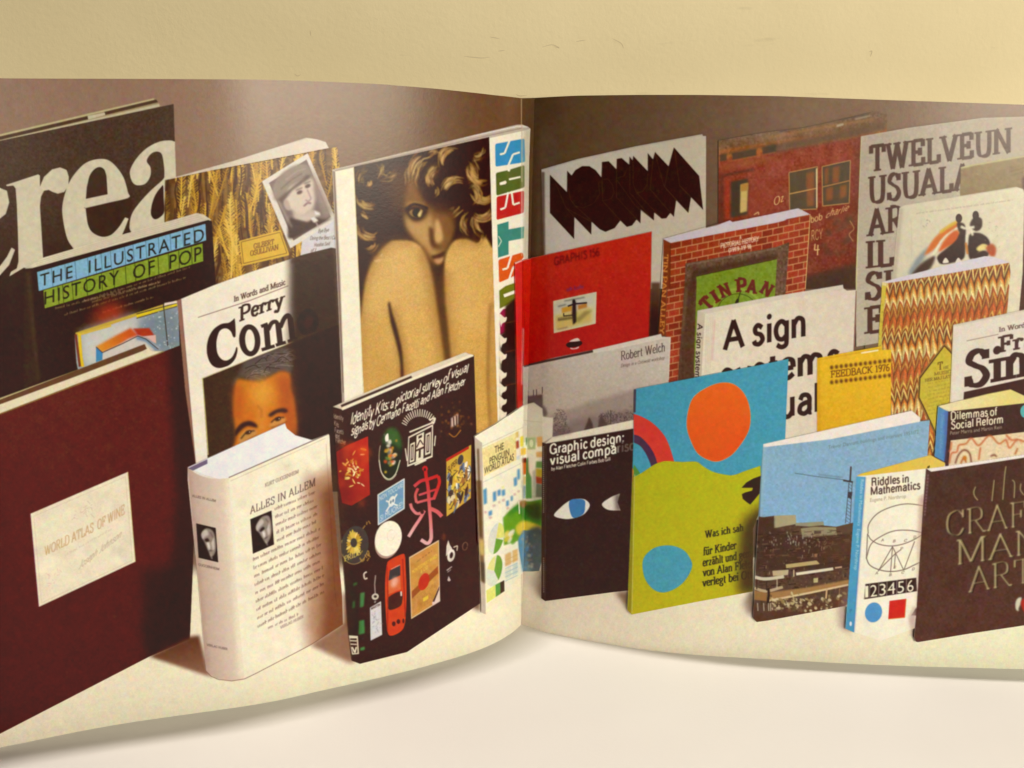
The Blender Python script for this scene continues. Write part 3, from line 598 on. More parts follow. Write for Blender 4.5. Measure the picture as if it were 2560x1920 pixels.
fill(P('A3:340,1400 440,1500 370,1750 345,2050 325,1500'), (46, 26, 12), soft=3); lock(460, 1450, 110, 20, 90, 5, 6)
set_clip(qo)
line(P('A3:290,750 345,2000 378,2900'), 2.5, (220, 206, 140), .7)
# rotated title down the fore edge strip
WH = (240, 228, 205); cs = lambda s: sm('A3:'+s, 4)
def blk(s, c): fill([sm('A3:'+s, 4)], c)
def cut(s, w=6): line(P('A3:'+s), w, WH)
def rb(pts, c):
    q = P('N1:'+pts); out = []
    for i in range(len(q)):
        a_, b_, d_ = q[i-1], q[i], q[(i+1) % len(q)]; u1 = (a_-b_)/np.hypot(*(a_-b_)); u2 = (d_-b_)/np.hypot(*(d_-b_)); r_ = 4.0
        out += [b_+u1*r_, b_+(u1+u2)*r_*.28, b_+u2*r_]
    fill([np.array(out)], c)
def cn(s_, w=4.6): line(P('N1:'+s_), w, WH)
rb('910,132 1072,102 1075,232 912,258', (60, 142, 190)); cn('990,112 962,184 936,190', 5); cn('978,262 1008,190 1046,178', 5)
rb('914,292 985,276 1072,248 1072,372 917,418', (88, 100, 40)); cn('990,262 984,284', 6); fill(cs('x') if False else P('N1:934,346 968,334 974,344 968,354 936,360'), WH); cn('986,328 1050,314', 5)
rb('918,424 1070,390 1068,512 918,552', (190, 44, 38)); cn('982,398 966,484 938,494', 5); cn('1000,392 1010,468 1046,456', 5)
fill(P('N1:922,578 984,560 984,604 1070,588 1068,652 984,668 984,742 926,760'), (62, 134, 122)); cn('984,604 1030,596', 0.1); line(P('N1:928,640 945,668 928,700'), 2.4, WH, .9)
rb('928,772 1062,730 1068,760 1030,790 1018,860 932,898', (218, 92, 38)); cn('1000,745 978,818 950,826', 5); cn('985,885 1010,812 1060,790', 5)
fill(P('A3:1545,1820 1600,1780 1680,1752 1690,1900 1600,1950 1550,1975'), (112, 116, 36)); cut('1585,1865 1680,1830', 8)
fill(P('A3:1548,2020 1580,1980 1690,1950 1690,2200 1600,2180 1555,2200'), (150, 28, 66))
fill(P('A3:1600,1950 1690,1880 1700,3000 1560,3000 1555,2200 1590,2180'), mott((40, 24, 16), 3), soft=2)
for y_ in (2080, 2260, 2400, 2560, 2680, 2790, 2900): fill(sm(f'A3:1545,{y_-60} 1590,{y_-30} 1610,{y_-34} 1604,{y_+4} 1572,{y_+24} 1560,{y_+50}', 4), (232, 214, 186))
for y_ in (2100, 2350, 2640): line(P(f'A3:1600,{y_} 1690,{y_-20}'), 3, (96, 60, 44), .7)
line(P('A3:1745,430 1745,1480'), 5, (250, 240, 220), .35, soft=2); fill(P('A3:1752,430 1815,420 1800,1560 1752,1540'), (150, 138, 110), .35, soft=3)
set_clip()
book('tall poster annual with a curly haired woman hugging her knees, its title running up the edge', qo, picture=['A3:290,750 1460,492 1478,1100 1495,1700 1535,3040 400,3100 345,2000'],
     title=['A3:1500,540 1770,500 1765,1500 1690,1900 1700,3000 1540,3000'], page_edges=['A3:103,775 1690,388 1790,400 1815,420 1745,440 130,790'], spine=['A3:103,780 130,790 175,1700 210,2800 185,2800 150,2000'])

# ---- oxblood wine atlas
vo = P('C1:-1450,1100 0,600 700,330 1420,62 1560,10 1600,400 1700,1100 1640,2550 1290,2700 90,3320 -1450,4100')
set_clip(vo, P('C1:-1450,950 0,465 700,210 1250,0 1310,60 1420,60 0,605 -1450,1110'))
fill(P('C1:-1450,950 0,465 700,210 1250,0 1310,60 1420,60 0,605 -1450,1110'), (230, 214, 172))
line(P('C1:-1450,990 0,492 700,222 1250,8'), 7, (92, 60, 36)); line(P('C1:-1450,965 0,474 1250,-6'), 3, (196, 178, 120))
fill(P('C1:0,484 0,520 700,262 1230,60 1270,40 1250,0 700,212'), (100, 66, 42)); fill(P('C1:-1450,990 -1450,1030 0,520 0,484'), (100, 66, 42))
fill(vo, lambda X, Y, ix: np.stack([np.interp(Y, [900, 1300, 1850], v) for v in ([94, 84, 70], [36, 30, 24], [28, 22, 16])], -1)+(NG[4][ix]*3+NG[24][ix]*2)[..., None])
line(P('C1:-1450,1110 0,603 1420,62'), 3, (166, 130, 70), .9)
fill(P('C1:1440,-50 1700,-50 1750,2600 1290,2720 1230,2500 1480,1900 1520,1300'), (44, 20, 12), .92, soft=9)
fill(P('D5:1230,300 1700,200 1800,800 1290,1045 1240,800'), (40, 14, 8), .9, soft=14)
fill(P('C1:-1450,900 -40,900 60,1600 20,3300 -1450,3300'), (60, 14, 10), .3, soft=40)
wl = Quad('C1:262,1465 1105,1103 1170,1879 335,2270')
fill(wl.c, mott((236, 219, 184), 3, 24)); line(wl.rect(.03, .04, .97, .97)[[0, 1, 2, 3, 0]], 1.2, (214, 190, 150), .7)
serif('WORLD ATLAS', wl([(.10, .50)])[0], wl([(.60, .475)])[0], 23, 24, (206, 168, 112), thick=.15, thin=.08, slab=.05, sl=.08); serif('OF WINE', wl([(.64, .475)])[0], wl([(.93, .435)])[0], 24, 25, (206, 168, 112), thick=.15, thin=.08, slab=.05, sl=.08)
for i in range(26): q_ = wl([(random.uniform(.42, .60), random.uniform(.16, .30))])[0]; line([q_, q_+[random.uniform(-8, 8), random.uniform(-8, 8)]], 1.3, (212, 182, 134), .7)
scribble(wl([(.30, .60)])[0], wl([(.78, .545)])[0], 7, (212, 186, 144), .7, 3); serif('Joseph Johnson', wl([(.42, .80)])[0], wl([(.88, .66)])[0], 17, col=(160, 128, 90), thick=.07, thin=.05, slab=0, slant=.5, a=.8)
for i in range(14): q_ = wl([(random.uniform(.12, .26), random.uniform(.68, .84))])[0]; line([q_, q_+[random.uniform(-12, 12), random.uniform(-8, 8)]], 1.2, (224, 178, 150), .7)
set_clip()
line([wl.c[0], wl.c[3]], 2, (120, 40, 90), .5); line([wl.c[1], wl.c[2]], 2, (226, 210, 120), .6)
book('oxblood atlas of wine with a pasted cream label, foremost at the left', [vo, P('C1:-1450,950 0,465 700,210 1250,0 1310,60 1420,60 0,605 -1450,1110')], label_plate=[wl.c], page_edges=['C1:-1450,1010 0,520 1230,60 1310,85 0,600 -1450,1100'])

# ---- floor shadows on the printed floor (left page)
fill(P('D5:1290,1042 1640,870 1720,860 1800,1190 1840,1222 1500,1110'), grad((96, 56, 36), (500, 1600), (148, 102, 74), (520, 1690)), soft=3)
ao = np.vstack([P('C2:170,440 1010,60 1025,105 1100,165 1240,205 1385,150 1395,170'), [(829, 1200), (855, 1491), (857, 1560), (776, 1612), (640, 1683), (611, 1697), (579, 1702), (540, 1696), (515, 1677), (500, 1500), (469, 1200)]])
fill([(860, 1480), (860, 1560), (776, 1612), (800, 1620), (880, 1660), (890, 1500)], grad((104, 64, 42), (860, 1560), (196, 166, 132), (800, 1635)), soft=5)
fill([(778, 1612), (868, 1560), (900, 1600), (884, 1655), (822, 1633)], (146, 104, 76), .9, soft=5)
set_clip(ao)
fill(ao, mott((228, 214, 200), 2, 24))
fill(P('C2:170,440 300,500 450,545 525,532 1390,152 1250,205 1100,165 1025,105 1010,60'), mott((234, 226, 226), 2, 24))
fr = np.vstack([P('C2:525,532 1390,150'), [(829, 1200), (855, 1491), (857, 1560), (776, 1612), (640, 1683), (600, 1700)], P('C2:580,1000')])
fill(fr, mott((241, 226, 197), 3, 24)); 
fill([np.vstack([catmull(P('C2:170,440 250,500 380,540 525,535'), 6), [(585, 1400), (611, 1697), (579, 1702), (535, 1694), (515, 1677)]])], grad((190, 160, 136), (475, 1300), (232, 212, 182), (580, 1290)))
line([(573, 1200), (590, 1400), (606, 1690)], 16, (243, 228, 200), .8, soft=7); line([(470, 1180), (500, 1480), (515, 1670)], 10, (170, 136, 110), .5, soft=5)
fill(P('C2:172,450 340,372 340,410 215,470'), (112, 98, 124)); line(P('C2:170,438 600,240 1008,58'), 2.5, (120, 104, 112)); line(P('C2:525,530 900,365 1385,152'), 2.2, (120, 100, 96)); line(P('C2:540,560 1360,190'), 1, (180, 158, 140), .7)
line(P('C2:1365,240 1440,1500 1460,1650'), 1, (170, 140, 118), .6)
serif('KURT GUGGENHEIM', P('C2:838,612')[0], P('C2:1128,490')[0], 9, col=(120, 96, 82), thick=.13, thin=.08, slab=.05)
serif('ALLES IN ALLEM', P('C2:708,848')[0], P('C2:1272,600')[0], 19, 20, (96, 76, 66), thick=.13, thin=.06, slab=.05, sl=.1, track=.06)
for i in range(14):
    t = i; y0_ = 812+t*72; x0_ = (925 if i < 5 else 735)+t*4*(i >= 5)
    if i < 5: a_ = P(f'C2:{925+5*i},{812+68*i}')[0]; b_ = P(f'C2:{1270+6*i},{668+62*i}')[0]
    else: a_ = P(f'C2:{738+5*(i-5)},{1250+72*(i-5)}')[0]; b_ = P(f'C2:{1295+4*i},{982+68*(i-5)}')[0]
    scribble(a_, b_, 9, (128, 94, 74), .85, 40+i, w=1.7)
scribble((671, 1526+46), (746, 1500+38), 8, (128, 94, 74), .85, 7); serif('VERLAG HUBER', (700, 1572), (759, 1543), 7, col=(130, 98, 78), thick=.13, thin=.08, slab=.05)
serif('ALLES IN ALLEM', P('C2:208,695')[0], P('C2:415,742')[0], 6, col=(90, 70, 60), thick=.15, thin=.1, slab=.05); serif('GUGGENHEIM', P('C2:262,1290')[0], P('C2:445,1332')[0], 6, col=(90, 70, 60), thick=.15, thin=.1, slab=.05); serif('VERLAG HUBER', P('D5:1785,945')[0], P('D5:1968,985')[0], 5.5, col=(90, 70, 60), thick=.15, thin=.1, slab=.05)
def oldface(q, s):
    fill(q.c, (36, 24, 22))
    fill(q(sm([(.25, .15), (.6, .02), (.9, .15), (.98, .5), (.85, .8), (.7, .9), (.5, .8), (.3, .55)] if False else [(.22, .30), (.5, .08), (.85, .12), (.95, .42), (.88, .72), (.66, .88), (.50, .70), (.36, .5)], 6)), (150, 134, 124), soft=1.5)
    fill(q(catmull([(.25, .25), (.5, .12), (.6, .25), (.4, .34), (.28, .42)], 5, True)), (198, 184, 174), soft=1.2); fill(q(catmull([(.48, .5), (.56, .42), (.64, .6), (.56, .7)], 5, True)), (222, 208, 198), soft=1)
    fill(q(catmull([(.38, .42), (.55, .36), (.62, .44), (.45, .48)], 5, True)), (40, 28, 26), soft=1); fill(q(catmull([(.72, .4), (.85, .3), (.86, .6), (.76, .66)], 5, True)), (206, 190, 180), soft=1.5)
    line(q([(.58, .72), (.72, .7)]), 2, (50, 36, 34), soft=.6); line(q([(.62, .8), (.7, .95)]), 2.4, (190, 176, 164), soft=.8); line(q([(.7, .16), (.82, .3), (.7, .45)]), 2, (70, 58, 54), .8, soft=1)
oldface(Quad('C2:710,890 893,815 915,1108 733,1188'), 1); oldface(Quad('C2:243,925 412,965 434,1262 264,1222'), 1)
# shade of the neighbouring book across its right side
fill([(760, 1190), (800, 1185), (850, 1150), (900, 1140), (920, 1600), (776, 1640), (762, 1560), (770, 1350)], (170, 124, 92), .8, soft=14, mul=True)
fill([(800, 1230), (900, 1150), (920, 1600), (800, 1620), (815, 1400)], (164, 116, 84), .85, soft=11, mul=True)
set_clip()
line([(515, 1677), (527, 1690), (545, 1698), (579, 1702), (611, 1697), (640, 1683), (776, 1612), (857, 1560)], 2, (110, 70, 46), .8)
book('thick white novel with a rounded spine and a page of small text on its front', ao, spine=[np.vstack([P('C2:170,440 250,500 380,540 525,535'), [(585, 1400), (611, 1697), (579, 1702), (535, 1694), (515, 1677)]])],
     page_edges=['C2:170,440 300,500 450,545 525,532 1385,152 1250,205 1100,165 1025,105 1010,60'], portrait=['C2:710,890 893,815 915,1108 733,1188'])

# ---- identity kits
fill(P('C4:1205,1015 1380,850 1385,1140 1300,1090'), grad((120, 88, 64), (1200, 1500), (90, 60, 40), (1195, 1440)), soft=4)
io = P('C3:110,540 700,285 1255,70 1278,82 1330,95 1345,600 1362,1200 1372,1900 1380,2240 750,2660 370,2755 345,2762 272,2735 245,2510 160,1400')
set_clip(io)
fill(io, mott((50, 30, 26), 2.5))
fill(P('C3:110,540 600,325 1255,70 1320,90 700,330 190,565'), (222, 204, 172)); line(P('C3:180,535 790,282'), 6, (66, 46, 38)); line(P('C3:110,540 600,322 1250,72'), 2.5, (236, 222, 196)); line(P('C3:185,562 790,305 1322,92'), 7, (236, 220, 190))
line(P('C3:1328,100 1345,600 1372,1900'), 1.6, (150, 120, 84), .7)
fill(P('C3:110,545 185,570 300,2750 272,2735 160,1400'), (70, 46, 34), .35, soft=4)
serif('Identity Kits: a pictorial survey of visual', P('C3:262,702')[0], P('C3:1285,232')[0], 27, 22, (244, 230, 204), thick=.17, thin=.13, slab=0, slant=.30, jit=.14, track=-.05)
serif('signals by Germano Facetti and Alan Fletcher', P('C3:266,800')[0], P('C3:1256,352')[0], 24, 20, (244, 230, 204), thick=.18, thin=.14, slab=0, slant=.30, jit=.14, track=-.05)
for i, (t_, y_) in enumerate((('Identity', 660), ('Kits', 720), ('Facetti', 780), ('and', 820), ('Fletcher', 868))): serif(t_, P(f'C3:{118+i*4},{y_-20}')[0], P(f'C3:{[200,160,200,165,222][i]},{y_}')[0], 12, col=(196, 170, 140), thick=.14, thin=.11, slab=0)
# red tile with gilt marks, on cover and spine
fill(P('C3:140,930 240,870 412,795 430,1300 270,1395 190,1370 160,1200'), grad((186, 42, 26), P('C3:400,850')[0], (150, 40, 14), P('C3:200,1350')[0])); fill(P('C3:130,900 235,880 260,1380 180,1370'), (92, 26, 14), .7, soft=10)
for i in range(46): q_ = P(f'C3:{random.gauss(290,48)},{random.gauss(1090,75)}')[0]; a_ = random.uniform(0, 6.28); line([q_, q_+np.array([math.cos(a_), math.sin(a_)])*random.uniform(6, 17)], random.uniform(3, 6), random.choice([(238, 208, 110), (222, 168, 70), (196, 120, 40), (244, 226, 160)]), .9, taper=True)
for i in range(16): q_ = P(f'C3:{random.uniform(180,420)},{random.uniform(860,1380)}')[0]; fill(ell(*q_, 7, 10), (214, 76, 22), .5, soft=5)
# oval tin
fill(ell(*P('C3:612,945')[0], 27, 63, 4), (30, 40, 20)); fill(sm('C3:530,830 600,720 680,760 700,900 640,860 560,850'), (58, 98, 48), .9, soft=4)
for i in range(40): q_ = P(f'C3:{random.gauss(598,26)},{random.gauss(930,75)}')[0]; fill(ell(*q_, random.uniform(2, 5), random.uniform(3, 7), random.uniform(0, 90)), random.choice([(232, 190, 60), (226, 150, 40), (206, 80, 40), (238, 224, 200), (90, 120, 60), (110, 110, 100)]), .85, soft=.7)
fill(sm('C3:560,800 585,770 590,830 565,840'), (240, 226, 210)); line(ell(*P('C3:606,950')[0], 28, 65, 4, 60)[8:34], 1.8, (206, 196, 150), .9); line(P('C3:508,1000 530,1110 590,1165 650,1120 690,1000'), 2.6, (224, 214, 176), curve=True)
# house plan emblem
for i in range(17):
    t = i/16; a_ = math.radians(200+t*125); c0 = P('C3:860,740')[0]; r0, r1 = 33, 48
    line([c0+np.array([math.cos(a_)*r0*1.05, math.sin(a_)*r0]), c0+np.array([math.cos(a_)*r1*1.0, math.sin(a_)*r1*1.08])], 2.6, (224, 208, 180))
hq = Quad('C3:760,800 975,690 970,975 750,1060'); HC = (230, 214, 186)
fill(hq.c, HC); fill(hq.rect(.05, .06, .95, .94), (52, 34, 28)); fill(hq.rect(.10, .28, .30, .90), HC); fill(hq.rect(.15, .34, .25, .84), (50, 32, 26)); fill(hq.rect(.18, .4, .22, .8), HC)
fill(hq.rect(.72, .20, .92, .86), HC); fill(hq.rect(.77, .26, .87, .80), (50, 32, 26)); fill(hq.rect(.80, .3, .84, .76), HC); fill(hq.rect(.36, .10, .66, .56), HC); line(hq([(.38, .5), (.51, .3), (.64, .5)]), 2.6, (50, 32, 26)); fill(hq.rect(.44, .16, .58, .24), (50, 32, 26)); fill(hq.rect(.36, .62, .66, .94), HC); fill(hq.rect(.47, .62, .55, .86), (50, 32, 26))
line(P('C3:770,760 990,670'), 4, HC); line(P('C3:940,655 990,640 975,690'), 4, HC, curve=True); line(P('C3:815,1045 915,1000'), 4, HC); line(P('C3:735,900 750,1010'), 3, HC); line(P('C3:995,790 985,880'), 3, HC)
# dark gilt badge
for i in range(60): q_ = P(f'C3:{random.gauss(1160,50)},{random.gauss(660,70)}')[0]; fill(ell(*q_, random.uniform(1, 3), random.uniform(1, 4)), random.choice([(150, 84, 34), (110, 60, 24), (180, 120, 50)]), .6, soft=.8)
fill(P('C3:1130,640 1190,600 1190,690 1130,720'), (206, 176, 150), soft=1); line(P('C3:1150,630 1155,710'), 3, (80, 50, 36)); line(P('C3:1175,615 1178,700'), 3, (80, 50, 36)); line(P('C3:1110,770 1160,800 1215,740'), 3, (160, 100, 40), curve=True)
# blue and white enamel plate
bq = Quad('C3:497,1300 727,1160 727,1420 500,1563'); fill(bq.c, (206, 208, 206)); fill(bq.rect(.04, .04, .96, .96), (112, 152, 182)); sans('NON TOCCARE', bq([(.06, .25)])[0], bq([(.94, .24)])[0], 12, col=(226, 224, 216), w=.03); sans('SI MUORE!', bq([(.08, .92)])[0], bq([(.92, .90)])[0], 14, col=(226, 224, 216), w=.03)
line(bq([(.3, .72), (.72, .36)]), 4, (224, 220, 212)); line(bq([(.3, .36), (.72, .74)]), 4, (224, 220, 212)); fill(bq.ell(.52, .50, .13, .17), (224, 220, 212)); fill(bq.ell(.48, .50, .03, .05), (80, 110, 140)); fill(bq.ell(.57, .50, .03, .05), (80, 110, 140)); line(bq.c[[0, 1, 2, 3, 0]], 1.8, (220, 216, 206))
# red and pink brush character
RC = grad((196, 40, 38), P('C3:1000,1200')[0], (226, 168, 158), P('C3:740,1600')[0])
for s_, w_ in (('524,642 528,690 540,760 546,850 552,920 556,985', 8.5), ('524,640 512,652 520,664 534,656 526,640', 4.5), ('462,752 500,722 540,712 596,692', 8), ('484,762 470,800 476,842', 7), ('596,694 602,730 586,780 570,824', 8),
               ('488,800 530,786 584,768', 5.5), ('476,842 520,830 570,818', 6.5), ('442,846 452,876 480,902 520,890', 7.5), ('520,885 495,930 462,980 432,1030', 8), ('548,872 590,892 616,918', 10), ('556,985 556,1040 536,1066 500,1046', 9)):
    line(P('N2:'+s_), w_, RC, curve=True)
fill(ell(*P('C3:880,1448')[0], 4.5, 5.5), (60, 28, 26)); fill(ell(*P('C3:903,1083')[0], 3, 4), (60, 24, 24))
# comic sheet: plain stand-in of crowded colour patches
cq = Quad('C3:1088,990 1303,868 1300,1330 1090,1490'); fill(cq.c, (206, 164, 60)); fill(cq.rect(0, 0, .9, .05), (176, 40, 30))
for i in range(60): u_, v_ = random.uniform(.06, .94), random.uniform(.28, .96); fill(cq(ell(u_, v_, random.uniform(.04, .13), random.uniform(.03, .08), random.uniform(0, 180))), random.choice([(96, 112, 144), (226, 206, 150), (58, 44, 40), (150, 96, 50), (230, 190, 70), (236, 226, 210), (110, 120, 150)]), .9, clip=True)
for i in range(40): u_, v_ = random.uniform(.06, .94), random.uniform(.28, .96); line(cq([(u_, v_), (u_+random.uniform(-.2, .2), v_+random.uniform(-.1, .1))]), 1.8, (48, 34, 30), .8)
sans('SUPER', cq([(.05, .26)])[0], cq([(.42, .20)])[0], 15, col=(60, 36, 24), w=.04); fill(cq.ell(.55, .16, .12, .085), (70, 60, 66))
# gilt wheel, white plate, cat sign, drink label, toy car, coaster, coin
fill(ell(*P('C4:300,560')[0], 34, 48, 8), (66, 58, 52)); 
for i in range(22): a_ = i*math.pi/11; c0 = P('C4:290,540')[0]; d_ = np.array([math.cos(a_)*.8, math.sin(a_)*1.15]); line([c0+d_*10, c0+d_*random.uniform(22, 30)], 6, random.choice([(214, 176, 64), (190, 146, 50), (232, 200, 100)]), taper=True)
line(ell(*P('C4:300,560')[0], 34, 48, 8)[1:20], 1.5, (190, 160, 90)); serif('PRIDE', P('C4:205,705')[0], P('C4:350,640')[0], 13, col=(214, 180, 90), thick=.2, thin=.1)
for i in range(14): q_ = P(f'C4:{random.uniform(340,430)},{random.choice([random.uniform(340,400), random.uniform(600,690)])}')[0]; line([q_, q_+[random.uniform(-6, 6), 8]], 3, (176, 136, 60), .8)
fill(ell(*P('C4:585,520')[0], 32, 46, 16), (176, 140, 116)); fill(ell(*P('C4:588,503')[0], 33, 45, 14), mott((242, 228, 202), 2)); line(ell(*P('C4:610,475')[0], 9, 14, 10)[:30], 1.2, (214, 186, 160), .6)
fill(P('C4:1090,570 1105,515 1120,560 1140,590 1100,640 1085,660'), (224, 208, 188)); fill(ell(*P('C4:1130,650')[0], 9.5, 16, 12), (238, 224, 204)); fill(ell(*P('C4:1132,648')[0], 4, 8, 12), (52, 34, 30)); line(ell(*P('C4:1250,570')[0], 6, 10, 12), 2.6, (120, 88, 62)); line(P('C4:1150,580 1185,565 1180,610'), 3, (206, 186, 164)); line(P('C4:1092,780 1138,745'), 3, (206, 184, 160)); line(P('C4:1098,795 1130,770'), 2, (190, 168, 144)); fill(P('C4:1098,865 1108,825 1128,865 1112,875'), (226, 206, 180)); fill(ell(*P('C4:1068,490')[0], 4, 10), (120, 60, 30), .7, soft=2)
lq = Quad('C4:767,665 1025,515 1035,1045 785,1200'); fill(lq.c, (226, 196, 150)); fill(lq.rect(.025, .02, .975, .98), mott((202, 142, 66), 5, 9)); fill(lq([(.05, .56), (.95, .40), (.95, .52), (.05, .68)]), (150, 72, 34), .9); fill(lq.ell(.46, .52, .19, .13), (190, 52, 30)); sans('MONTGOMERY WARD', lq([(.08, .29)])[0], lq([(.92, .26)])[0], 9, 10, (236, 206, 70), w=.05); sans('& CO', lq([(.36, .36)])[0], lq([(.60, .345)])[0], 9, col=(236, 206, 70), w=.05); scribble(lq([(.25, .15)])[0], lq([(.75, .12)])[0], 5, (120, 70, 40), .8, 5); 
for i in range(9): scribble(lq([(.08, .70+.03*i)])[0], lq([(.9, .66+.03*i)])[0], 4, (150, 96, 44), .7, 60+i)
fill(lq.rect(.42, .78, .60, .84), (226, 186, 60)); fill(lq([(.72, .95), (.98, .72), (1, 1), (.75, 1)]), (226, 200, 176)); fill(lq([(.74, .93), (.98, .74), (.97, .80), (.80, .95)]), (70, 44, 36))
cr = (206, 66, 32); fill(sm('C4:575,730 600,690 700,640 730,650 738,760 745,950 740,1150 725,1260 690,1310 620,1342 585,1320 570,1200 560,1000 562,850'), cr)
fill(P('C4:600,780 690,733 692,820 590,868'), (58, 56, 62)); fill(P('C4:588,870 692,822 698,940 590,985'), (214, 100, 56)); fill(ell(*P('C4:640,880')[0], 8, 14, 20), (238, 200, 168), .7, soft=3); fill(sm('C4:590,1010 700,960 706,1060 670,1100 600,1120 585,1080'), (66, 34, 24)); line(P('C4:575,740 585,1000 580,1300'), 3, (160, 40, 20), .8); line(P('C4:712,680 722,900 735,1180'), 3, (150, 36, 18), .8); line(P('C4:698,960 700,1000'), 4, (236, 206, 180)); fill(ell(*P('C4:635,1240')[0], 4.5, 6), (70, 24, 18)); fill(ell(*P('C4:675,1220')[0], 4.5, 6), (70, 24, 18)); fill(ell(*P('C4:718,1215')[0], 2.5, 6), (70, 24, 18)); line(P('C4:610,770 690,730'), 2, (240, 170, 130), .8)
fill(P('C4:430,1100 525,1045 535,1335 435,1385'), (214, 206, 204)); serif('MARTIN', P('C4:438,1120')[0], P('C4:518,1082')[0], 6, col=(60, 44, 40), thick=.2, thin=.12)
for i in range(22): q_ = P(f'C4:{random.uniform(450,520)},{random.uniform(1130,1310)}')[0]; line([q_, q_+[random.uniform(-8, 8), random.uniform(-8, 8)]], 1.4, (140, 136, 150), .6, curve=False)
line(P('C4:478,820 470,900 475,980'), 3, (190, 170, 150), .8); line(P('C4:470,1060 478,1040'), 4, (150, 130, 120)); fill(ell(*P('C4:475,1005')[0], 9, 8, -25), (206, 190, 170)); fill(ell(*P('C4:476,1004')[0], 4, 3.5), (60, 44, 36)); line(P('C4:402,790 378,810 385,850 408,845'), 4, (214, 196, 170), curve=True)
for s_ in ('345,975 385,965 375,1090 342,1100', '335,1215 380,1205 385,1320 332,1335', '345,1448 385,1435 385,1465 345,1472', '285,890 320,880 318,900 285,915', '280,1050 300,1040 300,1100 278,1110'): fill(P('C4:'+s_), (74, 132, 80), soft=1)
fill(P('C4:200,760 330,760 340,1330 260,1330'), (34, 32, 20), .5, soft=8)
fill(P('C4:248,1340 325,1345 335,1500 275,1505'), (226, 208, 172)); fill(P('C4:258,1365 315,1365 322,1490 285,1495 262,1420'), (56, 36, 28)); line(P('C4:260,1385 315,1388'), 3, (226, 208, 172)); line(P('C4:262,1415 316,1418'), 3, (226, 208, 172)); line(P('C4:275,1440 300,1490 312,1440'), 4, (226, 208, 172))
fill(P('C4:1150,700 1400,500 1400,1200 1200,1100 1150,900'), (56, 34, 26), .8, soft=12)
set_clip()
book('black design book whose cover shows rows of small emblems', io, title=['C3:262,600 1285,160 1290,250 1256,370 266,810'], emblem=['C3:497,1300 727,1160 727,1420 500,1563'],
     toy_car=['C4:562,720 700,640 738,760 745,1150 690,1310 620,1342 570,1200'], drink_label=['C4:767,665 1025,515 1035,1045 785,1200'], brush_character=['C3:740,1720 775,1340 880,1050 1020,1130 1050,1500 930,1700 830,1720'],
     oval_tin=[ell(*P('C3:606,950')[0], 28, 65, 4, 20)], plate=[ell(*P('C4:588,503')[0], 33, 45, 14, 20)], plan_emblem=[hq.c], comic_sheet=[cq.c], red_tile=['C3:140,930 240,870 412,795 430,1300 270,1395 190,1370'],
     page_edges=['C3:110,540 600,322 1250,70 1322,92 185,565'])
# ================================================================== right page
def px(s): return P(s)[0]
# ---- white book with black letters in false perspective
no = P('A4:188,668 500,578 1000,468 1575,363 1580,380 1608,378 1605,1700 220,1700 205,1200')
set_clip(no)
fill(no, grad((204, 194, 182), (1360, 500), (200, 184, 160), (1700, 520))); fill(P('A4:188,690 215,690 225,1700 205,1700'), (86, 66, 52), .85, soft=1)
line(P('A4:188,670 500,580 1000,470 1575,366'), 3, (178, 160, 150), soft=.6); line(P('A4:216,700 222,1650'), 1.5, (150, 136, 120), .8)
nb = P('A4:262,715 408,865 410,680 448,722 480,675 540,640 600,640 655,675 705,738 710,605 768,598 835,668 838,578 880,570 945,628 948,558 975,592 980,552 1105,684 1105,528 1150,582 1168,518 1285,642 1330,478 1548,725 1582,1018 1478,908 1455,1045 1350,935 1330,1078 1298,1045 1265,1090 1225,1094 1160,1040 1158,1108 1045,1015 1042,1135 1008,1102 970,1152 925,1165 868,1110 820,1175 740,1208 690,1185 620,1120 618,1232 472,1080 470,1270 262,1045')
fill(nb, mott((48, 30, 20), 3))
for s_ in ('310,790 400,1000 470,1080', '410,1010 620,1120', '420,830 440,930 480,985 550,1000 640,960 690,880 680,780', '480,985 620,1110', '710,605 715,940 870,1110', '715,755 760,750 800,800 815,870 790,920 715,940', '835,670 835,910 1040,1130', '840,745 900,725 925,670', '838,760 1000,985 1158,1108', '950,640 950,870 1120,1070', '978,600 980,800 1010,870 1060,860 1100,800 1105,700', '1010,870 1215,1080', '1150,590 1125,840 1330,1075', '1170,540 1245,815 1350,935', '1285,645 1250,820', '1250,820 1455,1040', '1335,500 1380,810 1478,908', '1380,810 1580,1010'):
    line(P('A4:'+s_), 1.1, (92, 66, 50), .8)
set_clip()
book('white book with crowded black block letters in steep perspective', no, title=[nb], spine=['A4:188,690 215,690 225,1700 205,1700'])

# ---- carriage book
to = np.vstack([P('A4:1715,420 1780,408 2000,368 2212,335'), P('A5:300,310 600,245 900,175 1025,195 1025,400 900,1700 -430,1700')])
set_clip(to)
fill(to, lambda X, Y, ix: np.stack([np.interp(Y+.16*(X-1800), [330, 372, 380, 396, 402, 440, 900], v) for v in ([112, 126, 168, 170, 142, 140, 100], [92, 90, 98, 96, 62, 58, 38], [72, 60, 50, 44, 40, 38, 24])], -1)+(NG[4][ix]*7+NG[24][ix]*6)[..., None])
fill(P('A4:1715,560 2212,465 2212,440 1715,530'), (78, 60, 46), .55, soft=2); fill(P('A5:-20,460 400,380 850,290 1025,250 1025,330 500,440 0,535'), (84, 72, 58), .75, soft=4); line(P('A5:0,395 500,300 900,235'), 5, (170, 118, 66), .7, soft=2)
line(P('A5:100,340 500,255 860,195'), 5, (86, 76, 66), .8, soft=1.5); line(P('A5:590,295 650,278'), 5, (190, 170, 140), soft=1); line(P('A5:750,235 880,205'), 4, (170, 150, 120), .8, soft=1)
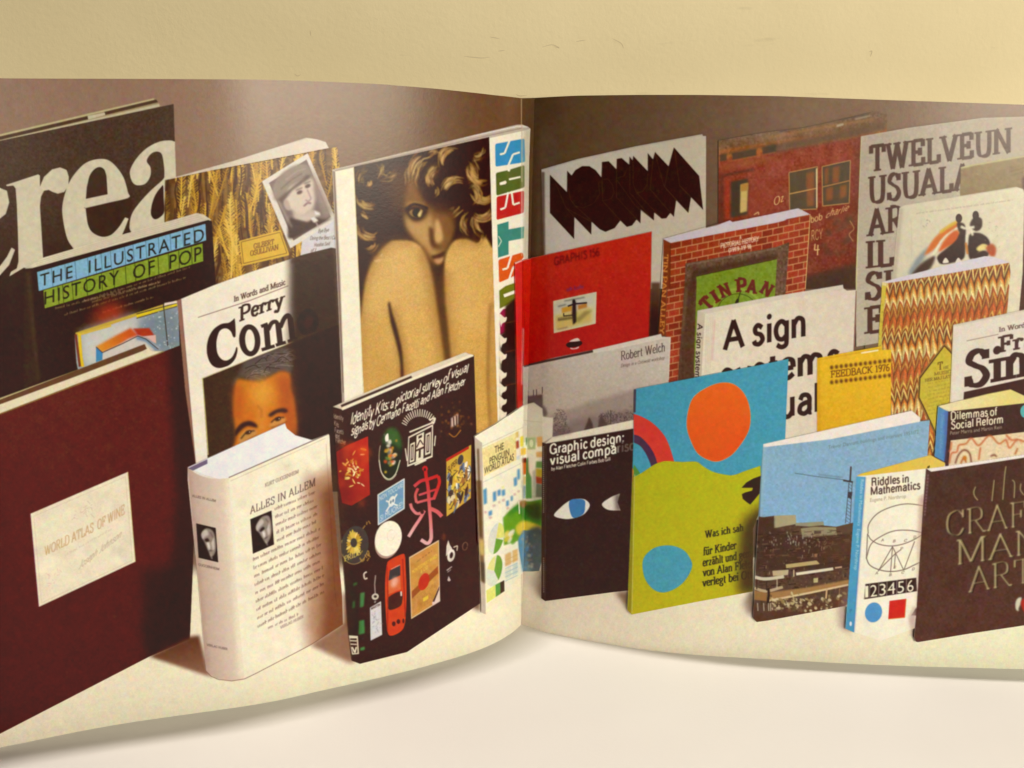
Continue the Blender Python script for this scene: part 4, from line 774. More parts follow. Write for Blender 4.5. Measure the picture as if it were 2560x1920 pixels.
for s_ in ('1830,530 2040,490 2040,550 1835,590', '2090,480 2212,455 2212,520 2095,545', '1725,545 1785,535 1785,590 1725,600'): fill(P('A4:'+s_), (66, 58, 46), .85, soft=1.5)
line(P('A4:1800,470 1800,600 2212,520'), 3, (176, 104, 54), .7, soft=1); line(P('A4:2065,480 2065,560'), 6, (170, 100, 52), .8, soft=1); line(P('A4:1750,650 2212,570'), 12, (156, 88, 48), .6, soft=4)
line(P('A4:1760,720 2020,668'), 5, (60, 40, 30), .8, soft=2); fill(P('A4:1720,700 1760,700 1760,1140 1715,1150'), (72, 44, 34), .7, soft=4); line(P('A4:1785,760 1790,1100'), 9, (176, 56, 36), .7, soft=3)
fill(P('A4:1820,775 1970,745 1965,1060 1820,1085'), (64, 52, 40), soft=2); fill(P('A4:1905,800 1970,785 1960,1030 1900,1045'), (206, 174, 96), soft=1.5); fill(P('A4:1905,800 1970,785 1968,850 1905,860'), (182, 132, 56), soft=1)
fill(P('A4:1990,760 2212,700 2212,1090 1990,1120'), (150, 66, 48), .4, soft=10)
for s_ in ('180,695 425,645 420,1010 185,1020', '465,645 710,590 700,960 470,985'):
    q_ = P('A5:'+s_); fill(q_, (78, 68, 48), .95, soft=1); line(q_[[0, 1, 2, 3, 0]], 2.4, (190, 142, 78), .9)
for s_ in ('330,700 400,690 395,980 335,990', '490,660 520,655 515,790 490,800', '560,650 620,640 610,780 555,790', '500,830 560,820 555,930 500,940', '620,810 680,800 675,900 620,920'): fill(P('A5:'+s_), (146, 82, 42), .85, soft=2)
line(P('A5:185,880 425,830'), 3, (190, 142, 78)); line(P('A5:470,820 705,765'), 3, (170, 120, 66)); line(P('A5:418,660 420,1000'), 3.4, (226, 196, 140))
for i in range(26): q_ = P(f'A5:{random.uniform(470,740)},{random.uniform(1060,1400)}')[0]; fill(ell(*q_, random.uniform(4, 14), random.uniform(3, 9), -12), random.choice([(84, 70, 44), (110, 50, 34), (70, 50, 34)]), .6, soft=3)
YL = (222, 178, 110)
serif('bob', px('A5:368,1130'), px('A5:468,1100'), 17, col=YL, thick=.14, thin=.1, slab=0); serif('charlie', px('A5:498,1085'), px('A5:700,1022'), 16, col=YL, thick=.13, thin=.09, slab=0, slant=.5, jit=.1); serif('Oz', px('A5:50,985'), px('A5:135,940'), 20, col=YL, thick=.13, thin=.09, slab=0)
serif('RCY', px('A5:375,1285'), px('A5:470,1265'), 25, col=YL, thick=.1, thin=.08, slab=0); line(P('A5:405,1310 400,1365 445,1360'), 3, YL); line(P('A5:430,1320 425,1410'), 3, YL); line(P('A5:705,1110 740,1180 700,1230 735,1290'), 2.4, (206, 150, 90), .8, curve=True)
line(P('A4:2020,1060 2060,1035 2060,1060'), 3, YL, .8)
fill(P('A5:300,1600 770,1480 900,1700 900,1900 250,1900'), (58, 42, 30), .95, soft=6); fill(P('A5:755,400 900,380 830,1700 740,1700'), (66, 44, 30), .5, soft=10)
fill(to, (206, 186, 150), .06)
set_clip()
book('book with a red railway carriage and chalked names on its cover, behind the brick book', to, windows=['A5:180,695 710,590 700,960 185,1020'])

# ---- grey slab-lettered book
wo2 = np.vstack([P('A5:800,383 1200,310 1850,223 2212,212 2700,150 3600,60 3600,1700'), P('A5:760,2200 755,1600')])
set_clip(wo2)
fill(wo2, grad((182, 166, 140), (2160, 400), (190, 176, 154), (2160, 900), lambda X, Y, ix: NG[4][ix]*3)); fill(P('A5:1700,200 3600,50 3600,500 1800,560'), (168, 146, 116), .5, soft=24)
line(P('A5:800,385 775,1000 757,1800'), 4, (206, 198, 132), .9); line(P('A5:800,385 1200,313 1850,226 2212,214'), 3, (196, 182, 150), .7, soft=.6)
TC = (80, 54, 44); TK = dict(thick=.25, thin=.085, slab=.07, sl=.15, shape=.9, track=.05)
serif('TWELVEUN', px('A5:870,692'), px('A5:2105,520'), 65, 62, TC, **TK); serif('USUALA', px('A5:862,962'), px('A5:1770,832'), 66, 64, TC, **TK)
serif('AR', px('A5:848,1248'), px('A5:1185,1200'), 66, 64, TC, **TK); serif('IL', px('A5:842,1525'), px('A5:1092,1495'), 68, 66, TC, **TK)
serif('SI', px('B6:450,492'), px('B6:760,440'), 68, 66, TC, **TK); serif('E', px('B6:440,862'), px('B6:665,828'), 66, 65, TC, **TK)
set_clip()
book('tall grey book with dark slab capitals stacked in a column', wo2, title=['A5:862,440 2105,300 2105,540 1770,860 1190,1230 1070,1520 1040,2600 830,2600'])

# ---- drab book peeking out
bo = P('A5:1658,650 1760,625 2212,545 3000,420 3000,1100 1655,1100')
set_clip(bo); fill(bo, mott((140, 116, 74), 4, 9)); line(P('A5:1660,655 1760,632 2212,553 3000,425'), 4, (206, 196, 140), .9, soft=.6); line(P('A5:2080,690 2212,655'), 3, (110, 88, 50), .7, soft=1); line(P('A5:2090,720 2212,690'), 3, (110, 88, 50), .6, soft=1); fill(P('A5:2190,740 2300,700 2300,900 2200,840'), (70, 42, 40), .9, soft=3); line(P('A5:1660,655 1655,890'), 2, (96, 76, 44), .7); set_clip()
book('drab olive brown book peeking out at the right behind the cream book', bo)

# ---- cream picture book
fill(P('A5:2190,860 3000,700 3000,2200 2150,2400 2150,1700'), (74, 46, 38))
co = np.vstack([P('A5:1130,1000 1180,975 2140,818 2200,838 2214,872'), P('B6:2192,180 2150,640 2100,900 700,900'), P('A5:1065,1700 1100,1300')])
set_clip(co)
fill(co, grad((212, 200, 172), (2250, 560), (222, 208, 176), (2550, 620), lambda X, Y, ix: NG[9][ix]*2)); line(P('A5:1180,970 2140,820'), 3, (180, 164, 140), .8, soft=1); fill(P('A5:1130,1000 1165,1005 1100,1660 1065,1660'), (170, 152, 116), .5, soft=2)
scribble(px('A5:1280,1055'), px('A5:2110,940'), 5, (150, 134, 112), .8, 9); line(P('A5:1230,1090 1240,1300 1230,1500'), 1, (190, 174, 146), .7)
fill(sm('A5:1210,1560 1270,1450 1350,1360 1380,1350 1340,1450 1290,1520 1250,1580'), (138, 144, 148), soft=3)
fill(sm('A5:1350,1400 1420,1280 1500,1200 1620,1120 1660,1150 1620,1200 1520,1260 1440,1350 1370,1400'), (206, 104, 36), soft=2); line(P('A5:1480,1215 1560,1160 1630,1120'), 7, (214, 178, 50), soft=2, curve=True)
line(P('A5:1370,1480 1440,1380 1520,1260 1640,1170'), 7, (228, 216, 184), soft=1.5, curve=True)
fill(sm('A5:1470,1380 1520,1280 1600,1200 1650,1210 1640,1300 1560,1330'), (202, 88, 30), soft=2); DK = (48, 32, 26)
fill(sm('A5:1460,1420 1540,1350 1620,1280 1660,1200 1700,1170 1700,1350 1680,1440 1560,1480 1480,1480'), DK, soft=1.2)
fill(ell(*px('A5:1645,1090'), 8, 11), DK); fill(sm('A5:1630,1130 1690,1140 1700,1200 1650,1210'), DK, soft=1); fill(ell(*px('A5:1790,1065'), 8, 11), DK); fill(sm('A5:1780,1080 1840,1095 1840,1170 1790,1200 1740,1150'), DK, soft=1)
fill(sm('A5:1740,1230 1830,1220 1900,1270 1910,1340 1850,1350 1780,1420 1740,1440 1720,1340'), DK, soft=1); line(P('A5:1660,1160 1700,1180 1780,1165'), 7, (226, 212, 184), soft=1); line(P('A5:1715,1230 1712,1320'), 7, (226, 212, 180), soft=1); line(P('A5:1750,1190 1765,1240'), 6, (228, 216, 190), soft=1); line(P('A5:1705,1300 1720,1400'), 5, (200, 110, 40), soft=1)
fill(sm('A5:1795,1350 1850,1310 1900,1330 1870,1360 1820,1375'), (232, 206, 120), soft=1); fill(sm('A5:1880,1340 1930,1310 1965,1350 1950,1420 1900,1400'), (176, 74, 36), soft=2); fill(sm('A5:1760,1420 1850,1370 1900,1390 1880,1430 1800,1450'), DK, soft=1)
fill(sm('A5:1360,1540 1400,1460 1450,1440 1470,1500 1420,1530'), (222, 204, 176), soft=1); fill(sm('A5:1240,1580 1300,1500 1380,1440 1440,1420 1400,1520 1300,1600'), (66, 48, 38), soft=2)
for i in range(40): q_ = px(f'A5:{random.uniform(1330,1600)},{random.uniform(1090,1380)}'); u_ = (q_[0]-2310)*.9+(q_[1]-540); (abs(u_) < 30) and line([q_, q_+[random.uniform(-4, 4), random.uniform(-5, 5)]], 1, (110, 92, 74), .7)
for i in range(26): q_ = px(f'A5:{random.uniform(1870,2000)},{random.uniform(1110,1500)}'); line([q_, q_+[random.uniform(-5, 5), random.uniform(-5, 5)]], 1, (150, 134, 112), .7)
for x_ in (1530, 1640): fill(sm(f'A5:{x_-25},1475 {x_},1430 {x_+28},1470'), (224, 210, 190))
set_clip()
book('cream book with an orange and black picture of two figures', co, picture=['A5:1210,1560 1480,1200 1640,1050 1860,1040 1970,1340 1900,1440 1300,1600'])

# ---- marbled book
mo = P('B6:636,285 1300,110 1770,-2 1860,5 2045,66 2058,180 2015,700 1900,2600 780,2600 740,1659 640,1050 590,1030')
set_clip(mo)
fill(P('B6:636,285 1300,110 1770,-2 1860,5 2050,66 1400,190 690,300'), (212, 202, 206)); fill(P('B6:636,285 690,295 660,700 640,1060 590,1060'), (206, 184, 64)); 
for i in range(26): q_ = px(f'B6:{random.uniform(600,650)},{random.uniform(450,1000)}'); line([q_, q_+[0, 5]], 1.2, (150, 124, 40), .7)
mf = P('B6:690,300 1400,188 2045,72 2055,180 2012,700 1900,2600 780,2600 745,1800 690,1300 632,940 660,560')
mq = Quad([px('B6:690,300'), px('B6:2045,72'), px('B6:1960,1900'), px('B6:650,2000')])
MP = np.array([(214, 168, 76), (168, 86, 40), (222, 190, 104), (150, 84, 44), (206, 122, 48), (184, 104, 52), (228, 202, 130), (150, 74, 36), (196, 138, 62), (120, 72, 42), (200, 100, 44), (216, 176, 92)], float)
def marble(X, Y, ix):
    u, v = mq.inv(X, Y); f = u*17+.12*np.sin(v*22)+NG[70][ix]*.06
    tri = np.abs((f % 1)-.5)*2; sh = (tri**.85)*.074*(1+.15*NG[24][ix]); ph = (v+sh+.004*NG[24][ix])*34+NG[200][ix]*.45+NG[70][ix]*.22
    i0 = np.floor(ph).astype(int); fr = ph-i0
    col = MP[(i0*7+((f+.5).astype(int) % 3 == 0)*0) % 12]; c2 = MP[((i0+1)*7) % 12]; w = np.clip((fr-.72)/.28, 0, 1)[..., None]
    side = np.where((f % 1) < .5, 1.07, .90)[..., None]
    edge = 1-.30*np.exp(-((tri-.02)/.10)**2)-.15*np.exp(-((fr-.97)/.06)**2)
    return np.clip((col*(1-w)+c2*w)*side*edge[..., None]*(1+.05*NG[2][ix][..., None]), 0, 255)
fill(mf, marble)
dl = P('B6:1325,1000 1500,1180 1660,1600 1500,2100 1240,1960 1112,1680 1052,1560 1062,1350')
dlo = P('B6:1325,960 1540,1170 1700,1600 1500,2200 1235,2010 1080,1690 1030,1570 1040,1330')
fill(dlo, (150, 110, 50)); fill(P('B6:1325,980 1520,1175 1680,1600 1500,2150 1238,1985 1098,1685 1040,1565 1050,1340'), (84, 58, 30)); fill(dl, mott((200, 176, 56), 4))
serif('T', px('B6:1250,1262'), px('B6:1310,1250'), 20, col=(110, 84, 34), thick=.2, thin=.08); serif('HE', px('B6:1312,1250'), px('B6:1370,1238'), 7, col=(130, 104, 44), thick=.2, thin=.1)
serif('MUSIC', px('B6:1210,1320'), px('B6:1400,1290'), 8, col=(130, 104, 44), thick=.2, thin=.1); serif('HER MAJ LATE', px('B6:1110,1390'), px('B6:1420,1340'), 8, col=(120, 94, 40), thick=.2, thin=.1)
for i in range(9): scribble(px(f'B6:{1140+10*(i%3)},{1418+42*i}'), px(f'B6:1400,{1370+42*i}'), 5, (150, 124, 44), .8, 80+i)
fill(P('B6:636,285 690,298 686,330 640,320'), (228, 214, 160), .7)
set_clip()
book('orange and gold comb-marbled book with a yellow pointed label', mo, cover=[mf], title_label=[dlo], spine=['B6:636,285 690,295 660,700 640,1060 590,1060'])

# ---- red magazine on the fold
go = np.vstack([P('B3:1672,196 1745,165'), P('A4:0,1455 600,1322 1140,1203'), P('B4:1272,-10 1255,500 155,760'), P('B3:1745,1100 1745,1500 1697,1480')])
set_clip(go)
fill(go, grad((192, 48, 32), (1400, 640), (180, 36, 26), (1400, 860), lambda X, Y, ix: NG[4][ix]*3)); fill([(1270, 600), (1303, 600), (1303, 1100), (1270, 1100)], (206, 52, 44), soft=0)
line(P('A4:0,1455 600,1322 1140,1203'), 1.6, (226, 150, 110), .8); line(P('B3:1675,200 1745,168'), 5, (240, 200, 180), .9); line(P('B3:1745,760 1738,1250'), 2.4, (252, 236, 220), .9, soft=.6); line([(1304, 560), (1304, 1000)], 1.4, (120, 16, 14), .7)
grot('GRAPHIS 156', px('A4:300,1498'), px('A4:688,1412'), 20, 20, (88, 22, 18), wt=.17, soft=.8, a=.9)
sans('oh Lulu', px('B4:545,98'), px('B4:688,66'), 10, 10, (70, 56, 140), w=.03, soft=1)
gq = Quad('B4:430,180 803,100 795,375 435,458'); fill(gq.c, (216, 204, 160)); fill(gq.rect(.04, .45, .9, .92), (206, 176, 80), .8, soft=4); fill(gq.rect(.04, .05, .95, .35), (190, 190, 190), .6, soft=4)
fill(P('B4:500,240 590,215 590,265 505,285'), (206, 150, 50), soft=1); fill(P('B4:640,215 720,195 720,235 645,255'), (190, 126, 50), soft=1); fill(P('B4:595,190 625,185 630,360 600,385 590,300'), (44, 34, 34), soft=.8); fill(ell(*px('B4:607,183'), 4, 6), (44, 34, 34)); line(P('B4:555,225 610,205 720,195'), 4, (50, 40, 40)); line(P('B4:520,285 520,310 600,300'), 3, (60, 50, 40)); line(P('B4:525,180 700,148'), 3, (90, 84, 90), .8, soft=.8); line(P('B4:470,228 540,210'), 3, (90, 84, 90), .8, soft=.8); line(P('B4:470,345 600,325'), 5, (90, 76, 50), .8, soft=1); fill(P('B4:630,330 700,270 770,255 640,370'), (120, 104, 60), .6, soft=2); line(P('B4:465,425 555,405'), 2.4, (110, 90, 70), .8, soft=.6)
for i in range(8): line(P(f'B4:{475+14*i},{345-3*i} {475+14*i},{322-3*i}'), 2, (110, 90, 60), .9)
fill(sm('B4:568,530 600,510 640,500 660,525 620,530'), (226, 206, 190)); fill(sm('B4:540,560 560,538 620,530 665,525 680,545 655,568 600,580 560,580'), (44, 20, 18)); fill(sm('B4:575,582 610,588 650,572 640,590 590,597'), (226, 200, 184))
fill(P('B3:1690,1250 1750,1250 1750,1500 1690,1500'), (150, 30, 26), .4, soft=4)
set_clip()
book('bright red magazine by the fold with a small stamp-like picture and a pair of lips', go, picture=[gq.c], lips=['B4:540,560 568,522 650,498 682,545 650,592 580,598'])

# ---- brick pictorial history
tp = np.vstack([P('A4:1240,1268 1290,1290 1800,1100 1830,1112'), P('A5:0,1060 250,1003 362,1055 340,1400 320,1700 320,2600 -900,2900'), P('B4:1330,900 1330,480')])
tp = np.vstack([P('A4:1240,1265 1700,1150 1812,1108 1835,1122 2212,1045'), P('A5:30,1052 258,1003 362,1055 340,1400 318,1750 310,2300'), P('B4:1540,900 1330,900 1330,480 1375,0')])
set_clip(tp)
fill(P('A4:1235,1268 1300,1305 2250,1125 2300,1100 2212,1040 1835,1115 1812,1105'), (206, 192, 196)); fill(P('A5:-50,1140 362,1056 258,1000 0,1056'), (208, 194, 198))
tf = np.vstack([P('A4:1300,1302 2212,1128'), P('A5:362,1056 340,1400 318,1750 310,2300'), P('B4:1540,900 1395,900 1400,300')])
bk = Quad([px('A4:1300,1302'), px('A5:362,1056'), (2010, 1100), (1662, 1180)])
def bricks(X, Y, ix):
    u, v = bk.inv(X, Y); r = v*34; row = np.floor(r); c = u*13+.5*(row % 2); fr = r-row; fc = c-np.floor(c)
    m = np.clip((np.minimum(fr, 1-fr)-.05)/.07, 0, 1)*np.clip((np.minimum(fc, 1-fc)-.02)/.03, 0, 1)
    hsh = np.sin(row*12.9+np.floor(c)*78.2)*43758.5; hsh = hsh-np.floor(hsh)
    b = np.array([150, 58, 34.])*(.85+.3*hsh)[..., None]+(NG[2][ix]*5)[..., None]
    return b*m[..., None]+np.array([198, 138, 88.])*(1-m[..., None])
fill(tf, bricks)
fill(P('A4:1240,1270 1302,1303 1300,1700 1215,1700'), (124, 56, 32)); fill(P('B4:1345,-50 1410,-50 1395,480 1330,480'), (122, 54, 28)); serif('TIN PAN ALLEY', px('A4:1245,1400'), px('B4:1345,470'), 11, col=(206, 130, 60), thick=.2, thin=.12, lean=(1.0, .05))
line(P('A4:1302,1303 1295,1700'), 1.6, (90, 40, 24), .8)
ff = np.vstack([P('A4:1430,1480 2212,1338'), P('A5:182,1295 150,1700 140,2400'), P('B4:1500,900 1530,480 1560,60')])
fi = np.vstack([P('A4:1522,1592 2212,1442'), P('A5:76,1428 60,1700 50,2400'), P('B4:1640,800 1655,300 1665,0')])
fill(ff, mott((104, 78, 56), 10, 4)); fill(P('A4:1480,1540 2212,1395 2212,1445 1522,1592 1510,1700 1480,1700'), (70, 48, 34), .8, soft=3); line(P('A4:1440,1492 2212,1350'), 3, (146, 126, 100), .7, soft=1.5); fill(np.vstack([P('B4:1560,0 1665,0 1650,900 1500,900')]), (70, 44, 30), .6, soft=5); line(P('B4:1580,60 1545,450'), 4, (136, 112, 82), .6, soft=2)
fill(fi, mott((122, 142, 44), 5)); line(fi[[0, 1, 2]], 2, (60, 50, 24), .8)
set_clip(fi)
line(ell(*px('B5:495,290'), 62, 62, -8)[18:37], 7, (146, 168, 60), soft=.6, curve=True); line(ell(*px('B5:495,290'), 52, 50, -8), 1.6, (64, 70, 24))
fill(ell(*px('B5:490,190'), 4, 10, 20), (40, 40, 20)); line(P('B5:490,200 520,100'), 2, (40, 40, 20))
for ch, cx, cy, an in (('T', 235, 205, -46), ('I', 305, 145, -32), ('N', 385, 92, -22), ('P', 525, 50, -4), ('A', 620, 60, 10), ('N', 745, 80, 30)):
    q_ = px(f'B5:{cx},{cy}'); a_ = math.radians(an); d_ = np.array([math.cos(a_), math.sin(a_)]); u_ = np.array([math.sin(a_), -math.cos(a_)]); w_ = 15 if ch != 'I' else 8
    serif(ch, q_-d_*w_-u_*15, q_+d_*w_-u_*15, 33, col=(104, 44, 36), thick=.34, thin=.18, slab=.14, sl=.18, lean=(float(u_[0]), float(u_[1])), shape=.8)
set_clip(tp)
serif('A', px('A4:1892,1270'), px('A4:1914,1266'), 9, col=(236, 206, 170), thick=.2, thin=.12); serif('PICTORIAL HISTORY', px('A4:1730,1350'), px('A4:2065,1285'), 12, col=(236, 206, 170), thick=.22, thin=.14); serif('(1919-1939)', px('A4:1800,1385'), px('A4:1995,1348'), 10, col=(236, 206, 170), thick=.22, thin=.14)
fill(P('B4:1250,-20 1340,-20 1330,490 1250,490'), (74, 40, 24), .3, soft=5)
set_clip()
fill(P('B4:1272,20 1352,20 1330,480 1255,480'), grad((96, 66, 48), (1640, 720), (46, 26, 18), (1640, 800)), soft=2)
line(P('A5:362,1056 340,1400 320,1700'), 2, (240, 206, 130), .9)
book('brick patterned pictorial history book with a green framed panel', tp, panel=[ff], spine=['A4:1240,1270 1302,1303 1300,1700 1215,1700'], page_edges=['A4:1235,1268 1300,1305 2220,1130 2212,1040 1835,1115 1812,1105'])

# ---- sign systems manual
so = P('B5:150,262 800,140 1405,38 1410,70 1440,88 1522,82 1520,300 1500,760 1490,1900 500,2100 115,1100')
set_clip(so)
fill(so, grad((228, 212, 188), (1800, 800), (222, 204, 182), (2100, 800), lambda X, Y, ix: NG[9][ix]*1.5)); fill(P('B5:150,262 205,270 180,900 115,900'), (206, 190, 158)); line(P('B5:205,285 800,165 1410,75'), 2, (196, 178, 156), .9, soft=.8); fill(P('B5:150,262 800,140 1405,38 1410,72 205,282'), (216, 200, 182))
line(P('B5:210,290 180,820'), 1.4, (180, 160, 136), .8); line(P('B5:300,340 275,690'), 4, (216, 150, 120), .4, soft=1); line(P('B5:1520,90 1500,620'), 3, (110, 66, 50), .9)
for k_ in range(4): line(P(f'B5:{235+16*k_},320 {215+14*k_},800'), 1, (206, 188, 164), .7)
AC = (48, 32, 26); grot('A sign', px('B5:368,604'), px('B5:1082,482'), 70, 72, AC, wt=.185); grot('systems', px('B5:345,950'), px('B5:1392,768'), 72, 72, AC, wt=.185); grot('manual', px('B5:350,1278'), px('B5:1200,1130'), 72, 72, AC, wt=.185)
grot('A sign systems', px('B5:152,372'), px('B5:128,880'), 13, 13, (58, 40, 32), wt=.16, lean=(1.0, .12))
set_clip()
book('white sign systems manual with heavy black sans lettering', so, title=['B5:345,900 368,400 460,330 1082,290 1392,600 1392,780 1200,1150 400,1300'], spine=['B5:150,262 205,270 180,900 115,900'])

# ---- grey landscape book
ro = np.vstack([P('B4:152,742 450,665 770,600 1358,463 1366,488 1442,490 1425,870 1425,1300 350,1420'), [(1303, 1200)]])
set_clip(ro)
fill(ro, grad((204, 190, 176), (1500, 880), (180, 160, 144), (1480, 1080), lambda X, Y, ix: NG[4][ix]*3)); fill(P('B4:775,598 1358,463 1366,488 1442,490 900,610 775,630'), (222, 206, 190)); line(P('B4:160,742 772,612'), 6, (70, 50, 44)); line(P('B4:150,728 450,655 1358,463'), 3, (226, 210, 192)); line(P('B4:1438,495 1424,860'), 3, (228, 214, 190), .8)
fill(P('B4:155,760 210,750 210,1100 155,1090'), (150, 130, 116), .5, soft=5)
RW = (70, 52, 44); serif('Robert Welch', px('B4:1012,692'), px('B4:1392,612'), 22, 22, RW, thick=.12, thin=.05, slab=.05, sl=.09); serif('Design in a Cotswold workshop', px('B4:1010,752'), px('B4:1390,680'), 8, col=(110, 90, 80), thick=.13, thin=.08, slab=.05, slant=.2)
fill([np.vstack([catmull(P('B4:400,1160 560,1120 680,1070 820,1030 960,990 1120,950 1300,930'), 6), P('B4:1300,1400 400,1400')])], (150, 130, 118), .75, soft=4)
fill([np.vstack([catmull(P('B4:500,1250 700,1180 900,1150 1120,1120'), 6), P('B4:1120,1400 400,1400')])], (120, 100, 88), .6, soft=5)
for i in range(160): q_ = px(f'B4:{random.uniform(620,1120)},{random.uniform(1000,1200)}'); (q_[1] > 1110-.30*(q_[0]-1260)) and fill(ell(*q_, random.uniform(1, 5), random.uniform(1, 3)), random.choice([(120, 102, 92), (170, 152, 138), (104, 86, 76)]), .5, soft=1)
fill(P('B4:205,1100 205,990 215,1000 340,985 345,1120'), (96, 78, 72), soft=1)
for x_, y_ in ((210, 950), (262, 945), (288, 940), (338, 920)): line(P(f'B4:{x_},{y_} {x_},{y_+60}'), 2, (84, 66, 60)); 
fill(sm('B4:340,1080 370,1110 380,1160 350,1180 335,1130'), (104, 86, 78), soft=2)
TR = random.Random(5)
for cx, cy, rx, ry, n in ((490, 1230, 60, 110, 260), (860, 1210, 50, 60, 130), (920, 1190, 60, 60, 130), (1000, 1200, 70, 50, 120), (1080, 1180, 50, 45, 90), (450, 1310, 40, 60, 90), (530, 1300, 40, 50, 60)):
    for i in range(n): a_ = TR.uniform(0, 6.28); r_ = TR.random()**.5; q_ = px(f'B4:{cx+rx*r_*math.cos(a_)},{cy+ry*r_*math.sin(a_)}'); line([q_, q_+[TR.uniform(-3, 3), TR.uniform(-5, 2)]], TR.uniform(1, 2.4), TR.choice([(88, 70, 62), (104, 86, 76), (70, 52, 46)]), .55)
fill(P('B4:740,1178 770,1240 775,1290 690,1310'), (78, 60, 54), soft=1); fill(P('B4:840,1150 900,1260 810,1290'), (84, 66, 58), soft=1.5)
line(P('B4:925,1120 925,1240'), 1.6, (70, 54, 48)); fill(P('B4:425,1352 1120,1205 1425,1150 1425,1420 350,1420'), (232, 216, 192)); fill(P('B4:425,1290 600,1290 580,1320 425,1350'), (110, 92, 84), .7, soft=3)
line(P('B4:423,1180 420,1350'), 2, (210, 196, 176)); set_clip()
book('grey landscape photograph book with a church tower, by the fold', ro, title=['B4:1010,640 1392,550 1392,700 1010,760'], tower=['B4:205,1100 205,950 340,920 345,1120'])

# ---- sinatra
fo = P('B6:1420,758 2212,588 3000,420 3000,2600 1380,1700')
set_clip(fo)
fill(fo, mott((222, 208, 190), 2, 24)); line(P('B6:1418,760 1390,1659'), 4, (206, 192, 130), .6); line(P('B6:1430,768 2212,600'), 2.4, (196, 182, 160), .8, soft=.6)
line(P('B6:1570,935 1920,862'), 1.6, (140, 116, 104)); serif('In Words and Music', px('B6:1925,838'), px('B6:2640,700'), 12, col=(110, 84, 72), thick=.2, thin=.12)
serif('Frank', px('B6:1915,1068'), px('B6:2640,940'), 40, 40, (70, 48, 40), thick=.2, thin=.12, slab=.11, sl=.14, shape=.9, track=.03); serif('Sinatra', px('B6:1545,1452'), px('B6:3150,1150'), 88, 84, (54, 34, 30), thick=.225, thin=.12, slab=.10, sl=.14, shape=.9, track=.04)
fill(P('B6:1540,1500 2212,1352 3000,1200 3000,2600 1535,1900 1535,1570'), (58, 34, 28)); set_clip()
book('white song book cut off by the right edge with heavy slab letters', fo, title=['B6:1545,1050 1925,800 2640,690 3050,1170 1545,1460'])

# ---- yellow feedback book
yo = P('B5:1180,672 1400,628 1735,568 1740,600 1822,598 1818,900 1822,1400 1180,1500')
set_clip(yo)
fill(yo, grad((232, 184, 44), (2050, 880), (222, 166, 34), (2050, 1080), lambda X, Y, ix: NG[4][ix]*2.5)); line(P('B5:1180,688 1735,590'), 2.4, (196, 140, 30), .8, soft=.6); line(P('B5:1560,628 1710,603'), 4, (240, 224, 170)); fill(P('B5:1180,690 1205,690 1205,1400 1180,1400'), (196, 138, 26), .5, soft=2)
for k_ in range(13):
    for y0_, sl_ in ((752, -5.0), (880, -5.0)):
        q_ = px(f'B5:{1307+41.5*k_},{y0_+sl_*k_}'); fill(ell(*q_, 4.2, 5), (110, 64, 20), soft=.6)
serif('FEEDBACK 1976', px('B5:1296,842'), px('B5:1806,780'), 17, 17, (122, 72, 22), thick=.16, thin=.12, slab=.1, sl=.16)
set_clip()
book('plain yellow book with typewritten title between two rows of dots', yo, title=['B5:1290,735 1812,675 1812,830 1290,900'])

# ---- blue, orange and lime children's book
fill(P('D1:960,1450 1100,1440 1110,1640 1060,1590'), (120, 88, 62), .9, soft=5)
# ---- black visual comparison book goes first (it stands behind)
go2 = P('D1:338,155 372,165 1120,35 1140,60 1110,1430 940,1448 362,1525 328,1500 332,900')
fill(P('D1:190,1330 330,1200 340,1510 260,1440'), grad((150, 124, 98), px('D1:330,1400'), (214, 194, 162), px('D1:210,1350')), soft=6)
GRD = go2
# ---- world atlas across the fold
pa = np.vstack([P('C3:1325,792 1500,690 1740,528'), P('B4:155,1082 265,1055 340,1108 345,1176 432,1186 425,1352 345,1400'), P('D1:335,900 330,1190'), [(1350, 1426), (1303.5, 1430), (1260, 1478), (1216, 1508)], P('C4:1428,1160 1385,1138')])
set_clip(pa)
fill(pa, mott((240, 228, 200), 2, 24)); fill(P('B4:155,1082 265,1055 340,1108 345,1400 155,1400'), (214, 200, 178)); fill(P('B4:345,1176 432,1186 425,1352 345,1400'), (220, 206, 186)); line(P('B4:340,1108 345,1176 432,1186 425,1352'), 1.4, (180, 162, 140)); line(P('B4:155,1210 340,1225'), 1.4, (190, 174, 150), .8)
line(P('C3:1325,795 1390,880 1745,715'), 2, (206, 192, 168), .8)
fill(P('C3:1322,800 1390,850 1430,2700 1380,2300 1350,1700'), (196, 176, 148)); fill(P('C4:1340,0 1385,0 1412,860 1412,890 1380,860'), (120, 88, 54), .95, soft=1); line(P('C3:1355,900 1380,1659'), 5, (84, 58, 30), .8, soft=1.5); fill(P('C4:1365,500 1405,510 1410,650 1372,640'), (206, 172, 90), soft=2); fill(P('C4:1378,700 1410,710 1415,885 1388,870'), (70, 58, 46), .9, soft=2); line(P('C4:1425,0 1428,1150'), 2, (240, 230, 200), .6)
fill(P('C3:1390,900 1680,762 1685,1000 1405,1140'), mott((236, 214, 138), 3)); fill(P('C3:1390,890 1700,750 1745,735 1745,770 1700,785 1392,930'), (240, 224, 170), .4, soft=3)
AT = (64, 52, 34); sans('THE', px('C3:1498,942'), px('C3:1575,905'), 17, 17, AT, w=-.008); sans('PENGUIN', px('C3:1455,1035'), px('C3:1622,958'), 16, 17, AT, w=-.008); sans('WORLD ATLAS', px('C3:1410,1122'), px('C3:1662,1000'), 16, 17, AT, w=-.008)
